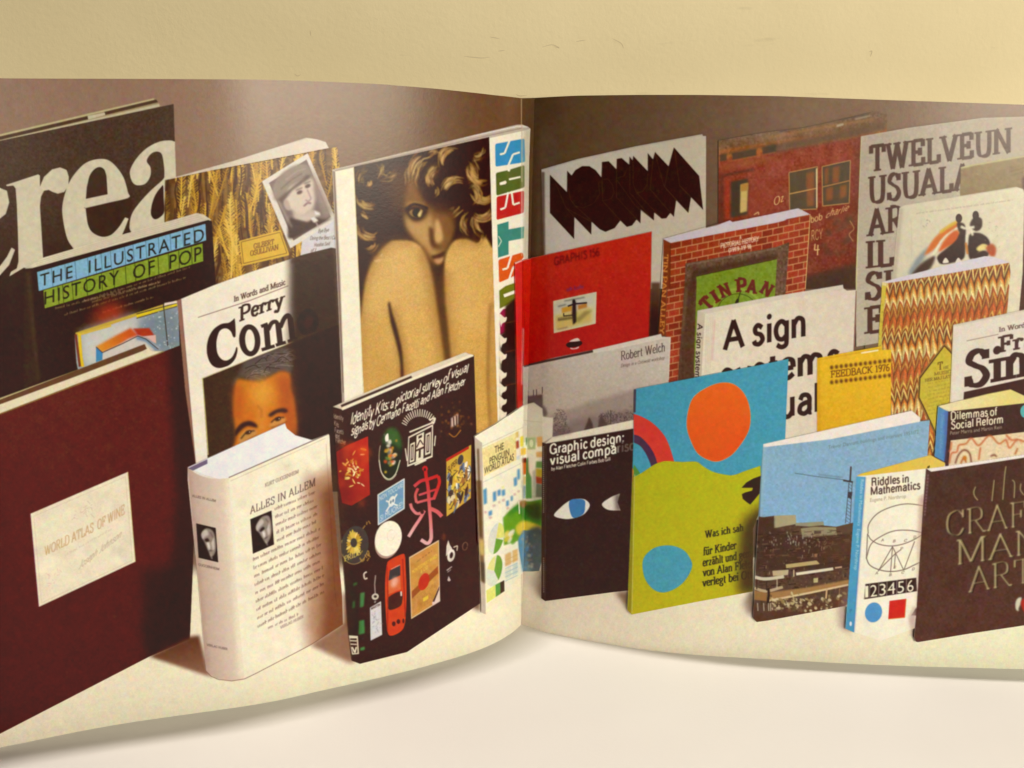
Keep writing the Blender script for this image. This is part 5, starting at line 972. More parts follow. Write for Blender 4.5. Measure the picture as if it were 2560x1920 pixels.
for s_, c_ in (('1680,840 1705,828 1708,890 1683,905', (150, 60, 34)), ('1680,760 1705,750 1705,800 1682,812', (222, 180, 90)), ('1715,800 1745,790 1745,880 1718,888', (240, 214, 50)), ('1720,900 1765,895 1765,950 1722,960', (240, 190, 50)), ('1765,810 1788,805 1790,870 1768,872', (84, 130, 60)),
               ('1800,810 1872,800 1868,905 1805,908', (176, 186, 130)), ('1880,800 1930,795 1932,880 1885,885', (222, 160, 90)), ('1875,930 1932,925 1932,975 1878,975', (224, 172, 100)), ('1878,1010 1935,1010 1935,1070 1872,1065', (110, 150, 74)), ('1872,1070 1935,1075 1935,1150 1872,1140', (206, 176, 50)), ('1872,1140 1935,1150 1930,1210 1875,1200', (176, 70, 30)),
               ('1735,990 1778,985 1775,1120 1740,1130', (206, 100, 40)), ('1735,985 1778,982 1778,1020 1737,1025', (110, 40, 26)), ('1740,1140 1775,1140 1770,1210 1742,1215', (216, 180, 110)), ('1735,1220 1775,1220 1768,1330 1735,1335', (150, 160, 164)), ('1875,1200 1935,1210 1932,1320 1870,1320', (120, 120, 104)),
               ('1685,970 1712,955 1712,990 1688,1000', (200, 206, 206)), ('1725,1180 1735,1180 1735,1240 1725,1240', (206, 190, 190))): fill(P('C3:'+s_), c_, soft=.6)
fill(P('C3:1785,1000 1805,975 1812,1100 1835,1150 1840,1330 1785,1330'), (96, 150, 74), soft=.8); fill(ell(*px('C3:1835,855'), 5, 10), (226, 222, 180)); fill(P('C3:1850,1100 1868,1080 1868,1330 1850,1330'), (150, 144, 130), .7, soft=2)
BL = (88, 146, 186)
for s_ in ('1400,1255 1430,1240 1432,1370 1405,1385', '1482,1280 1510,1265 1512,1345 1485,1360', '1522,1262 1548,1250 1550,1300 1524,1312', '1558,1262 1585,1250 1588,1300 1562,1312', '1662,1160 1688,1142 1690,1215 1665,1228', '1692,1085 1712,1072 1714,1160 1694,1172', '1596,1355 1618,1345 1620,1390 1598,1400', '1635,1315 1652,1305 1654,1345 1637,1355', '1445,1445 1475,1430 1477,1470 1448,1482'): fill(P('C3:'+s_), BL, soft=.5)
for s_ in ('1482,1395 1505,1388', '1530,1365 1545,1360', '1562,1350 1585,1340', '1662,1300 1678,1292', '1695,1275 1712,1265', '1410,1450 1430,1445', '1450,1500 1475,1492', '1600,1420 1620,1410'): line(P('C3:'+s_), 5, (206, 150, 134), .7, soft=1)
line(P('C3:1400,1190 1720,1030'), 1.4, (196, 190, 180), .8); fill(P('C3:1555,1230 1580,1220 1582,1245 1560,1250'), (232, 226, 150)); line(P('C3:1700,740 1738,1350'), 1.6, (222, 206, 180), .8)
fill([np.vstack([P('C4:1570,320 1640,250 1740,178 1830,180 1925,160 1925,440 1740,430 1700,520 1578,560')])], (110, 158, 44), soft=1); fill(sm('C4:1600,300 1700,200 1780,200 1860,240 1920,300 1900,400 1820,350 1740,330 1700,260 1650,290'), (70, 130, 50), soft=3); fill(sm('C4:1780,220 1900,190 1930,260 1920,330 1840,330 1800,290'), (66, 66, 44), .85, soft=4); fill(sm('C4:1680,400 1740,350 1830,360 1920,400 1900,440 1780,450 1700,470'), (226, 200, 70), soft=2); fill(sm('C4:1700,190 1760,170 1800,200 1740,240'), (176, 110, 70), .8, soft=2); line(P('C4:1705,180 1710,290'), 3, (232, 226, 190))
for i in range(10): q_ = px(f'C4:{random.uniform(1580,1700)},{random.uniform(400,540)}'); fill(ell(*q_, 5, 9, 30), random.choice([(110, 158, 50), (226, 200, 70), (240, 228, 190)]), .8, soft=1)
fill(P('C4:1740,430 1930,430 1925,780 1740,790 1705,600 1700,520'), (120, 138, 140)); fill(P('C4:1700,500 1760,440 1760,780 1735,790'), (90, 150, 186), .9, soft=2); fill(sm('C4:1810,430 1930,430 1930,780 1830,780 1800,600'), (76, 84, 92), .9, soft=3)
for i in range(40): q_ = px(f'C4:{random.uniform(1720,1870)},{random.uniform(440,770)}'); fill(ell(*q_, random.uniform(1, 5), random.uniform(1, 6), 20), random.choice([(190, 176, 150), (96, 150, 190), (150, 120, 100), (110, 130, 140)]), .6, soft=1)
for cx, cy in ((1510, 500), (1495, 780)):
    c0 = px(f'C4:{cx},{cy}'); e_ = ell(c0[0], c0[1], 18, 40, 14, 36); fill(e_, (222, 216, 196)); fill(np.vstack([[c0], e_[26:36]]), (228, 220, 112)); fill(np.vstack([[c0], e_[0:9]]) if cy < 600 else np.vstack([[c0], e_[26:36], e_[0:4]]), (112, 160, 56)); fill(np.vstack([[c0], e_[18:26]]), (228, 220, 130) if cy > 600 else (216, 214, 200))
fill(P('C4:1425,950 1505,900 1505,1010 1430,1060'), (228, 222, 110)); fill(P('C4:1505,900 1545,880 1548,980 1508,1005'), (96, 150, 60)); fill(P('C4:1545,880 1580,862 1582,955 1548,978'), (58, 44, 34))
for s_, c_ in (('1585,640 1640,615 1640,720 1588,745', (222, 180, 110)), ('1650,605 1695,590 1695,690 1650,715', (226, 186, 112)), ('1588,760 1640,735 1640,830 1590,860', (216, 214, 190)), ('1650,725 1695,705 1695,800 1652,830', (206, 212, 200))): fill(P('C4:'+s_), c_, soft=1)
for i in range(6): line(P(f'C4:1588,{690+36*i} 1695,{640+36*i}'), 1.4, (206, 156, 84) if i < 2 else (150, 180, 196), .8)
fill(P('C3:1850,1180 1940,900 1940,1659 1850,1659'), (90, 70, 50), .25, soft=8, mul=True)
set_clip()
book('pale world atlas standing across the fold with coloured chart blocks', pa, title_panel=['C3:1390,900 1680,762 1685,1000 1405,1140'], page_edges=['C3:1325,792 1500,690 1740,528 1745,715 1390,880'], spine=['C3:1322,800 1390,850 1410,1900 1350,1700'], map_picture=['C4:1570,320 1740,178 1925,160 1925,780 1740,790 1700,520 1578,560'])

# ---- black book with eyes
set_clip(GRD)
fill(GRD, mott((48, 32, 28), 2.5)); fill(P('D1:338,158 372,166 362,1525 328,1500'), (58, 40, 34)); line(P('D1:372,168 362,1520'), 1.4, (80, 62, 52), .8)
for y0_, y1_ in ((190, 780), (1150, 1470)):
    for k_ in range(int((y1_-y0_)/17)): line(P(f'D1:350,{y0_+17*k_} 349,{y0_+17*k_+9}'), 2.2, (206, 186, 160), .75)
grot('Graphic design:', px('D1:400,258'), px('D1:1040,150'), 25, 25, (240, 228, 208), wt=.19); grot('visual comparisons', px('D1:402,352'), px('D1:1240,196'), 25, 25, (240, 228, 208), wt=.19)
grot('by Alan Fletcher Colin Forbes Bob Gill', px('D1:415,398'), px('D1:922,310'), 8.5, 8.5, (226, 210, 188), wt=.22)
fill(P('D1:985,150 1140,130 1140,300 985,300'), (44, 28, 24), .72, soft=2)
fill([catmull(P('D1:438,785 500,710 575,655 650,640 710,650 745,698 700,770 620,805 530,815'), 8, True)], (232, 222, 206)); fill([sm('D1:575,655 650,642 700,655 705,700 690,770 605,805 570,730')], (66, 122, 176))
fill([np.vstack([catmull(P('D1:1005,595 930,625 850,685 900,735 1010,742'), 6), P('D1:985,670')])], (230, 216, 200)); fill(P('D1:960,600 1010,590 1015,745 970,745'), (60, 40, 34), .7, soft=4)
set_clip()
book('black graphic design book with a blue eye and half of a second eye', GRD, title=['D1:400,170 1040,80 1120,240 922,330 415,400'], eye=['D1:438,785 575,655 650,640 745,698 700,770 530,815'], spine=['D1:338,158 372,166 362,1525 328,1500'])

# ---- children's book
ko = np.vstack([P('B4:1125,942 1145,935 2212,728'), P('B5:935,676 905,1400'), P('D1:2150,900 2150,1440 1640,1535 1105,1640 1068,1600 1095,900 1118,200')])
set_clip(ko)
fill(ko, mott((72, 152, 178), 2.5)); fill(P('B4:1122,942 1145,940 1140,1140 1120,1140'), (70, 60, 78))
fill(sm('B4:1640,1005 1760,920 1880,882 1980,895 2060,960 2110,1060 2128,1180 2110,1300 2040,1420 1960,1510 1860,1560 1780,1555 1680,1500 1620,1400 1580,1270 1590,1130'), grad((232, 100, 34), (1760, 980), (224, 84, 26), (1800, 1140)))
line(np.vstack([sm('B4:1640,1005 1760,920 1880,882 1980,895 2060,960 2110,1060 2128,1180 2110,1300 2040,1420 1960,1510 1860,1560 1780,1555 1680,1500 1620,1400 1580,1270 1590,1130')]*1), 1.2, (206, 190, 120), .6)
fill([np.vstack([catmull(P('B4:1120,1150 1200,1180 1290,1235 1380,1330 1430,1430 1470,1560'), 8), P('B4:1470,1600 1320,1600'), catmull(P('B4:1320,1580 1290,1500 1230,1410 1180,1370 1125,1340'), 8)])], (212, 62, 48))
fill([np.vstack([catmull(P('B4:1125,1330 1180,1350 1250,1420 1300,1500 1330,1590'), 8), P('B4:1300,1640 1270,1600'), catmull(P('B4:1270,1590 1230,1500 1180,1430 1125,1400'), 8)])], (72, 48, 78))
lime = np.vstack([catmull(P('D1:1105,460 1150,440 1210,405 1300,345 1370,320 1420,315 1540,322 1660,320 1720,360 1800,405 1900,430 1980,435 2080,400 2212,355'), 6), P('D1:2300,1700 1000,1700')])
fill(lime, grad((182, 178, 20), (1700, 1200), (188, 174, 26), (1650, 1520), lambda X, Y, ix: NG[4][ix]*2.5)); fill(P('D1:1125,345 1180,420 1110,460'), (84, 140, 60)); fill(P('D1:1108,360 1125,400 1115,500 1100,480'), (206, 130, 50)); fill(P('D1:1100,430 1130,450 1105,1640 1068,1600'), (110, 100, 40), .55, soft=2); line(P('D1:1132,430 1108,1630'), 2, (206, 200, 110), .8)
fill(sm('D1:1210,1150 1280,1075 1370,1045 1470,1048 1560,1090 1610,1160 1625,1215 1600,1290 1540,1370 1460,1425 1370,1448 1290,1420 1225,1340 1200,1240'), mott((76, 154, 176), 2.5))
fill(P('D1:2050,545 2090,500 2150,465 2220,440 2240,560 2200,600 2160,650 2125,690 2095,670 2060,640 2052,600 2080,585 2140,570 2148,545'), (46, 34, 22))
KT = (34, 32, 18); kk = dict(thick=.2, thin=.08, slab=.06, sl=.10)
serif('Was ich sah', px('D1:1732,980'), px('D1:2068,915'), 18, 18, KT, **kk); serif('f\u00fcr Kinder', px('D1:1720,1130'), px('D1:2008,1070'), 20, 20, KT, **kk); serif('erz\u00e4hlt und gemalt', px('D1:1715,1225'), px('D1:2200,1125'), 20, 20, KT, **kk); serif('von Alan Fletcher', px('D1:1712,1312'), px('D1:2225,1215'), 20, 20, KT, **kk); serif('verlegt bei Otto', px('D1:1708,1400'), px('D1:2180,1315'), 20, 20, KT, **kk)
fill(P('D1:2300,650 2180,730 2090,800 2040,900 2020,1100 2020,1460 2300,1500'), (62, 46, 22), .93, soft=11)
fill(P('D1:1700,1440 2250,1380 2250,1560 1700,1560'), (236, 220, 190), 0)
set_clip()
book("blue and lime children's book with an orange sun and a black bird", ko, sun=['B4:1640,1005 1760,920 1880,882 2060,960 2128,1180 2040,1420 1860,1560 1680,1500 1580,1270'], pond=['D1:1210,1150 1370,1045 1560,1090 1625,1215 1540,1370 1370,1448 1225,1340'], bird=['D1:2050,545 2220,440 2240,560 2125,690 2052,600'])

# ---- buildings book
fill(P('D1:2040,1560 2150,1420 2180,1640 2100,1640'), grad((120, 96, 74), px('D1:2150,1560'), (216, 200, 170), px('D1:2050,1580')), soft=5)
do = np.vstack([P('B5:715,1412 1300,1280 1995,1122 2070,1185 2068,1215 2152,1205 2130,1560 2120,2200'), [(2111, 1513), (1920, 1549), (1891, 1553), (1881, 1543), (1884, 1500), (1888, 1400), (1900, 1200)]])
set_clip(do)
fill(do, lambda X, Y, ix: np.stack([np.interp(Y, [1090, 1310], v) for v in ([138, 132], [172, 174], [196, 206])], -1)+(NG[4][ix]*4)[..., None])
fill(P('B5:715,1412 1300,1280 1995,1122 2070,1185 2068,1218 1300,1370 715,1440'), (236, 220, 208)); fill(P('D2:290,250 330,262 300,860 262,850'), (150, 184, 196), .6, soft=2); line(P('D2:290,260 265,860 225,1600'), 3, (60, 70, 80), .7, soft=1); line(P('D2:1740,40 1720,330'), 2.4, (170, 70, 90), .8)
sans('Trevor Dannatt: buildings and interiors 1951/72', px('D2:862,280'), px('D2:1640,145'), 9, 9, (104, 126, 134), w=-.012)
line(P('D2:575,488 750,515 1000,545 1075,560'), 1.6, (70, 90, 104), .9); line(P('D2:780,500 990,525'), 3, (96, 120, 134), .7, soft=.8); line(P('D2:1058,430 1050,560'), 4, (60, 52, 60)); line(P('D2:1040,570 1010,920'), 1.6, (70, 70, 80)); line(P('D2:1068,570 1050,925'), 1.6, (70, 70, 80)); line(P('D2:990,550 1075,565'), 4, (60, 56, 66)); fill(P('D2:1030,650 1070,650 1062,710 1030,700'), (60, 56, 66))
for i in range(12): line(P(f'D2:{1040-2.6*i},{575+29*i} {1066-1.6*i},{600+29*i}'), 1.2, (80, 84, 94), .9)
bd = P('D2:262,860 300,868 395,855 395,958 585,925 820,935 830,940 930,950 1010,930 1180,890 1180,1800 200,1800 225,1500')
fill(bd, mott((84, 62, 48), 5)); fill(P('D2:395,855 582,848 585,925 395,962'), (170, 158, 118)); fill(P('D2:575,918 820,905 825,935 700,948 580,940'), (150, 144, 112)); fill(P('D2:625,965 740,950 930,955 938,1020 640,1045'), (150, 138, 100)); fill(P('D2:740,985 800,980 800,1010 740,1015'), (86, 70, 60)); fill(P('D2:930,955 1180,890 1180,1000 940,1020'), (92, 70, 52))
fill(P('D2:262,870 395,870 395,960 640,1045 940,1020 1180,990 1180,1300 225,1340'), (66, 46, 36), .9, soft=2)
for i in range(260):
    x_ = random.uniform(240, 1080); y_ = random.uniform(985, 1480)-(x_-650)*.06; L_ = random.uniform(6, 70); c_ = random.choice([(38, 26, 20), (48, 34, 26), (104, 78, 56), (86, 62, 46), (130, 100, 70), (40, 28, 22)])
    line(P(f'D2:{x_},{y_} {x_+L_},{y_-L_*.09}'), random.uniform(1, 3.2), c_, random.uniform(.4, .9))
for i in range(120):
    x_ = random.uniform(240, 1060); y_ = random.uniform(1000, 1500)-(x_-650)*.05; line(P(f'D2:{x_},{y_} {x_},{y_+random.uniform(8, 30)}'), random.uniform(1, 2), random.choice([(40, 28, 22), (150, 128, 96), (110, 84, 60), (196, 176, 140)]), random.uniform(.4, .9))
for i in range(40): q_ = px(f'D2:{random.uniform(300,720)},{random.uniform(990,1100)}'); line([q_, q_+[0, random.uniform(2, 7)]], 2, random.choice([(190, 180, 150), (150, 134, 110)]), .8)
for i in range(60): q_ = px(f'D2:{random.uniform(690,900)},{random.uniform(1040,1150)}'); line([q_, q_+[random.uniform(-5, 5), random.uniform(-4, 6)]], 1.6, random.choice([(150, 140, 100), (40, 28, 22), (120, 104, 76)]), .8)
fill(P('D2:495,1275 760,1240 790,1270 500,1308'), (186, 162, 106)); line(P('D2:585,1358 905,1312'), 7, (226, 212, 180)); line(P('D2:920,1305 980,1296'), 4, (206, 170, 130)); line(P('D2:232,1385 320,1400 480,1380'), 8, (206, 194, 160), curve=True); line(P('D2:225,1480 330,1505 470,1470'), 7, (186, 162, 120), curve=True); fill(P('D2:225,1500 330,1520 330,1590 225,1580'), (150, 106, 62)); fill(P('D2:380,1330 520,1320 515,1365 385,1375'), (190, 170, 126)); 
fill(P('D2:330,1520 700,1470 1070,1400 1070,1440 700,1520 340,1600'), (170, 128, 74), .9, soft=1); line(P('D2:340,1590 700,1520 1060,1445'), 5, (214, 188, 140)); line(P('D2:850,1480 835,1659'), 4, (206, 170, 120)); line(P('D2:960,1480 950,1659'), 2, (160, 120, 80)); fill(P('D2:735,1395 775,1390 772,1430 735,1432'), (190, 176, 120)); fill(P('D2:740,1185 770,1180 765,1210 745,1210'), (150, 110, 80))
line(P('D2:345,1480 350,1530 340,1620'), 6, (40, 28, 24)); line(P('D2:420,1400 420,1480'), 2, (206, 190, 150)); line(P('D2:565,1320 565,1380'), 3, (206, 180, 130)); line(P('D2:245,1410 245,1490'), 3, (60, 44, 36)); line(P('D2:330,1420 330,1500'), 3, (60, 44, 36))
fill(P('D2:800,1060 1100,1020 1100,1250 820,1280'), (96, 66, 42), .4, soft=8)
for i in range(200): q_ = px(f'D2:{random.uniform(370,900)},{random.uniform(1570,1680)}'); fill(ell(*q_, random.uniform(1.5, 6), random.uniform(1.5, 4), random.uniform(0, 90)), random.choice([(196, 176, 120), (150, 128, 80), (96, 76, 50), (214, 196, 150), (70, 50, 36)]), .85)
fill([(1882, 1500), (1900, 1530), (2120, 1490), (2118, 1530), (1891, 1560), (1880, 1545)], (84, 54, 38), .8, soft=3)
for i in range(50): q_ = (random.uniform(1925, 2110), 1480+random.uniform(0, 45)); fill(ell(*q_, random.uniform(1.5, 6), random.uniform(1.5, 4), random.uniform(0, 90)), random.choice([(196, 176, 120), (150, 128, 80), (96, 76, 50), (214, 196, 150)]), .8)
for x_ in (1893, 1920, 1925, 1908): line([(x_, 1505), (x_+1, 1525)], 2, (226, 210, 180), .8)
set_clip()
book('pale blue architecture book with a tower crane over dark terraces', do, picture=[np.vstack([P('D2:262,862 585,925 930,950 1078,918 1040,1659'), [(2111, 1512), (1920, 1548), (1893, 1551), (1883, 1543), (1889, 1400)]])], page_edges=['B5:715,1412 1300,1280 1995,1122 2070,1185 2068,1218 1300,1370 715,1440'], crane=['D2:575,480 1040,540 1058,425 1075,560 1050,925 1010,920 1030,570 575,500'])

# ---- dilemmas
lo = P('D3:1250,325 1800,190 2050,140 2212,215 2500,330 2500,1500 1320,1400 1210,880')
set_clip(lo)
fill(lo, mott((58, 38, 32), 3)); fill(P('D3:1250,325 1800,190 2050,140 2212,215 2400,290 2212,293 1370,385 1330,375'), grad((232, 214, 160), px('D3:1300,320'), (226, 208, 120), px('D3:2000,200'))); fill(P('D3:1250,330 1362,385 1345,700 1320,940 1210,880'), (84, 134, 180)); fill(P('D3:1330,380 1362,385 1340,940 1315,930'), (76, 80, 150), .6, soft=2); sans('Dilemmas of Social Reform', px('D3:1288,420'), px('D3:1262,840'), 7, 7, (120, 156, 190), w=.01, lean=(1.0, .2))
grot('Dilemmas of', px('D3:1392,480'), px('D3:1905,425'), 20, 20, (232, 218, 180), wt=.18); grot('Social Reform', px('D3:1395,582'), px('D3:1968,512'), 20, 20, (232, 218, 180), wt=.18); sans('Peter Marris and Martin Rein', px('D3:1385,645'), px('D3:1955,575'), 9, 9, (196, 176, 140), w=.005)
fill(ell(*px('D3:2212,385'), 12, 16), (90, 170, 170))
dp = P('D3:1390,705 2212,610 2500,575 2500,1200 1350,1200'); fill(dp, mott((226, 202, 156), 4))
for s_ in ('1375,960 1400,850 1460,830 1480,760 1560,740 1620,680 1700,760 1820,650 1920,740 2000,700 2040,790 2120,700 2212,720', '1440,960 1480,860 1540,810 1600,850 1620,960', '1700,920 1710,850 1720,780', '1830,880 1870,865 1900,885', '2000,640 2060,700 2130,690', '2100,860 2130,790', '1400,720 1390,800 1370,830', '1500,960 1540,890 1560,950'):
    line(P('D3:'+s_), 4, random.choice([(170, 84, 40), (110, 56, 40), (190, 96, 50)]), .9, curve=True, soft=.7)
for i in range(20): q_ = px(f'D3:{random.uniform(2000,2212)},{random.uniform(640,740)}'); line([q_, q_+[random.uniform(-6, 6), random.uniform(-6, 6)]], 2.4, (206, 120, 80), .7, soft=.6)
fill(ell(*px('D3:1545,900'), 5, 6), (196, 110, 40), soft=1)
set_clip()
book('black and blue paperback with a bold sans title over a drawn pattern', lo, title=['D3:1385,420 1905,350 1968,500 1955,590 1385,655'], picture=[dp], spine=['D3:1250,330 1362,385 1345,700 1320,940 1210,880'], page_edges=['D3:1250,325 2050,140 2212,215 2400,290 1370,385'])

# ---- riddles
fill([(2095, 1530), (2118, 1450), (2125, 1585), (2100, 1568)], (150, 120, 110), .6, soft=6)
rd = np.vstack([P('D2:1105,512 1140,492 1740,330 1868,398 1870,440 1705,470'), [(2320, 1170), (2305, 1560), (2200, 1600), (2132, 1578), (2112, 1569), (2124, 1400)]])
set_clip(rd)
fill(rd, mott((238, 226, 202), 2, 24)); fill(P('D2:1105,512 1140,492 1740,330 1868,398 1860,430 1180,508'), grad((228, 186, 60), px('D2:1200,480'), (222, 190, 80), px('D2:1750,350'))); fill([tuple(px('D2:1103,514')), tuple(px('D2:1182,520')), (2133, 1579), (2112, 1569)], grad((86, 158, 196), (2150, 1200), (72, 148, 184), (2120, 1570)))
line([tuple(px('D2:1182,520')), (2133, 1579)], 2.5, (70, 110, 180), .7, soft=1); sans('Riddles in Mathematics  Eugene P. Northrop', px('D2:1142,540'), px('D2:1085,1320'), 8, 8, (190, 214, 224), w=.0, lean=(1.0, .1))
RT = (76, 56, 46); grot('Riddles in', px('D2:1235,598'), px('D2:1555,565'), 20, 20, RT, wt=.17); grot('Mathematics', px('D2:1228,676'), px('D2:1655,622'), 20, 20, RT, wt=.17); sans('Eugene P. Northrop', px('D2:1222,735'), px('D2:1530,700'), 9, 9, (170, 150, 130), w=-.01)
LN = (110, 90, 76); line(P('D2:1205,1010 1210,930 1280,840 1400,780 1540,752 1700,772 1740,790'), 2, LN, curve=True); line(P('D2:1200,1010 1230,1060 1300,1100 1400,1115 1500,1100 1600,1060 1680,1010'), 2, LN, curve=True); line(P('D2:1200,1010 1190,1220'), 2, LN)
line(P('D2:1190,1220 1230,1100 1320,1030 1430,985 1560,980 1670,1000'), 2, LN, curve=True); line(P('D2:1188,1215 1220,1280 1300,1320 1400,1335 1510,1320 1600,1280 1680,1240'), 2.2, LN, curve=True)
for s_ in ('1290,1335 1415,1120 1512,1325 1605,1075', '1415,1120 1398,1345', '1300,1320 1440,1180 1490,1145', '1430,1310 1440,1180'): line(P('D2:'+s_), 1.8, LN)
for t_, x_, y_ in (('A', 1265, 1360), ('B', 1382, 1375), ('C', 1492, 1355), ('D', 1580, 1325), ('A', 1315, 1075), ('B', 1415, 1085), ('C', 1515, 1080), ('D', 1592, 1050), ('E', 1420, 1310), ('P', 1480, 1150)): serif(t_, px(f'D2:{x_},{y_}'), px(f'D2:{x_+26},{y_-4}'), 6, col=LN, thick=.16, thin=.1, slant=.2)
nq = P('D4:452,852 1012,782 1020,930 436,1020'); fill(nq, (48, 34, 30)); line(P('D4:440,1018 452,852'), 2, (150, 130, 120), .8)
for i, ch in enumerate('123456'):
    x_ = [448, 505, 605, 695, 805, 910][i]; w_ = [35, 75, 70, 85, 72, 72][i]; y_ = 1003-13.5*(x_-448)/100; sans(ch, px(f'D4:{x_},{y_}'), px(f'D4:{x_+w_},{y_-.13*w_}'), 29, 29, (236, 222, 194), w=.02)
    if i: line(P(f'D4:{x_-10},{y_+8} {x_-6},{y_-145}'), 1.6, (176, 156, 146), .9)
fill(ell(*px('D4:540,1165'), 21, 25, 15), (82, 146, 196)); fill(P('D4:716,1038 900,1015 885,1222 702,1240'), (204, 42, 30)); line(P('D4:900,1015 885,1222 702,1240'), 2, (226, 150, 60), .7); fill(P('D4:955,1200 1010,1110 1020,1200'), (52, 36, 30)); fill(ell(*px('D4:288,1290'), 3, 6), (210, 220, 220)); sans('P', px('D4:278,1172'), px('D4:302,1166'), 9, col=(50, 100, 150), w=0)
fill([(2320, 1230), (2296, 1240), (2290, 1560), (2310, 1600), (2340, 1600), (2340, 1230)], (190, 150, 120), .7, soft=4)
set_clip()
book('white paperback with a blue spine, a cylinder drawing and the numerals 1 to 6', rd, title=['D2:1228,540 1555,510 1655,580 1655,640 1530,715 1222,745'], numerals=[nq], spine=[[tuple(px('D2:1103,514')), tuple(px('D2:1182,520')), (2133, 1579), (2112, 1569)]], page_edges=['D2:1105,512 1140,492 1740,330 1868,398 1180,508'])

# ---- craftsman
fill([(2270, 1540), (2285, 1510), (2292, 1600), (2278, 1590)], (190, 160, 140), .8, soft=3)
xo = np.vstack([P('D3:1118,1015 1130,1018 2212,858 3200,720'), [(2980, 1490)], P('D4:2212,1308 1600,1400 1030,1495 1005,1488 985,1440 1010,1180 1085,0')])
set_clip(xo)
fill(xo, lambda X, Y, ix: np.stack([np.interp(Y, [1170, 1600], v) for v in ([68, 80], [44, 50], [34, 40])], -1)+(NG[4][ix]*3+NG[24][ix]*2)[..., None])
fill(P('D3:1120,1015 1135,1016 2212,858 3200,720 3200,755 2212,893 1175,1050'), (230, 216, 206)); fill(P('D3:1118,1020 1165,1055 1090,1659 1050,1659'), (86, 56, 50), .8, soft=1.5)
for k_ in range(13): line(P(f'D3:{1142-3*k_},{1080+36*k_} {1138-3*k_},{1100+36*k_}'), 3, (176, 140, 150), .7, soft=.5)
GC = (150, 130, 84); G2 = (196, 178, 128)
def gilt(body, a_, b_, h, h1=None, **k):
    k.setdefault('slab', .05)
    serif(body, a_+np.array([1.5, 1.5]), b_+np.array([1.5, 1.5]), h, h1, (30, 18, 12), thick=.11, thin=.04, sl=.08, **k); serif(body, a_, b_, h, h1, GC, thick=.075, thin=.022, sl=.07, soft=.7, a=.75, **k); serif(body, a_+np.array([-.6, 0]), b_+np.array([-.6, 0]), h, h1, G2, thick=.038, thin=.006, sl=.04, soft=.5, a=.95, **k)
for s_ in ('1665,1215 1645,1270 1655,1320 1690,1365', '1870,1140 1858,1250 1845,1375', '2000,990 1985,1100 1965,1360', '2070,1140 2095,1180 2090,1340', '2165,1180 2160,1250 2200,1310'):
    line(P('D3:'+s_)+1.2, 4, (34, 20, 14), .8, soft=.8, curve=True); line(P('D3:'+s_), 3, GC, .95, soft=.6, curve=True); line(P('D3:'+s_), 1.2, G2, .9, curve=True)
gilt('CRAFTS', px('D4:1345,330'), px('D4:2640,150'), 63, 62); gilt('MAN\'S', px('D4:1460,640'), px('D4:2680,460'), 62, 62); gilt('ART', px('D4:1590,945'), px('D4:2290,830'), 62, 62)
fill(sm('D4:2130,1010 2170,1000 2165,1060 2140,1120 2140,1150 2110,1130 2105,1060'), (206, 200, 170), soft=1); fill(sm('D4:2165,1050 2230,1010 2260,1150 2200,1160'), (170, 44, 30), soft=1)
set_clip()
book("brown craft book with thin gilt capitals, foremost at the right", xo, title=['D3:1640,1130 2000,980 2212,1150', 'D4:1345,80 2212,-30 2640,150 2212,860 1590,945'], page_edges=['D3:1120,1015 2212,858 3200,720 3200,755 2212,893 1175,1050'])
# ================================================================== ink on paper: finish the sheet and lay it out along the page
line([(1303.6, 247), (1303.6, 455)], 1.9, (206, 176, 130), .85); line([(1303.4, 470), (1303.4, 640)], 1.8, (250, 238, 214), .5); line([(1303.5, 1060), (1303.5, 1562)], 1.6, (190, 170, 136), .6)
CAN[:] = box1(box1(CAN, 1, 0), 1, 1)
for c_ in range(3):
    CAN[..., c_] *= 1+.009*NG[2]+.004*NG[4]+.005*vnoise(5, 300+c_)+.004*vnoise(14, 400+c_)
# ink and stock of the sheet: a warm black, blues and neutral whites printed a little yellow
LUM = CAN@np.array([.30, .59, .11], np.float32)
CAN[..., 2] -= np.minimum(.8*np.clip(CAN[..., 2]-.76*CAN[..., 0], 0, None), 9/255)
mid = 1-np.clip((LUM-.80)/.08, 0, 1); mid = mid*mid*(3-2*mid)
for c_, f_ in enumerate((.02, .03, .03)): CAN[..., c_] *= 1-f_*mid
lift = (1-np.clip(LUM, 0, 1))**5
for c_, f_ in enumerate((19, 8, 4)): CAN[..., c_] += lift*f_/255
del LUM, mid, lift
for c_ in range(3): CAN[..., c_] += (.011, .009, .013)[c_]*vnoise(7, 500+c_)+.006*vnoise(18, 520+c_)
np.clip(CAN, 0, 1, out=CAN)
LIN = np.where(CAN <= .04045, CAN/12.92, ((CAN+.055)/1.055)**2.4)
TINT = np.array([1.04, .93, .72], np.float32)       # what white paper returns under the room's warm light
INK = np.clip((LIN-np.array([.013, .014, .012], np.float32))/TINT, .002, .9).astype(np.float32); del LIN, CAN
TW, TH = 3800, 1850; ZT = PAGE_H*1.012
def sample(u, v):
    xx = S0+(S1-S0)*u; zz = ZT*v; X, Y = page_to_px(xx, zz)
    X = np.clip(X-OX-.5, 0, CW-1.01); Y = np.clip(Y-OY-.5, 0, CH-1.01)
    x0 = X.astype(int); y0 = Y.astype(int); fx_ = (X-x0)[..., None]; fy_ = (Y-y0)[..., None]
    return ((INK[y0, x0]*(1-fx_)+INK[y0, x0+1]*fx_)*(1-fy_)+(INK[y0+1, x0]*(1-fx_)+INK[y0+1, x0+1]*fx_)*fy_)
img = bpy.data.images.new('printed_sheet', TW, TH, alpha=False, float_buffer=False)
buf = np.ones((TH, TW, 4), np.float32); uu = (np.arange(TW)+.5)/TW
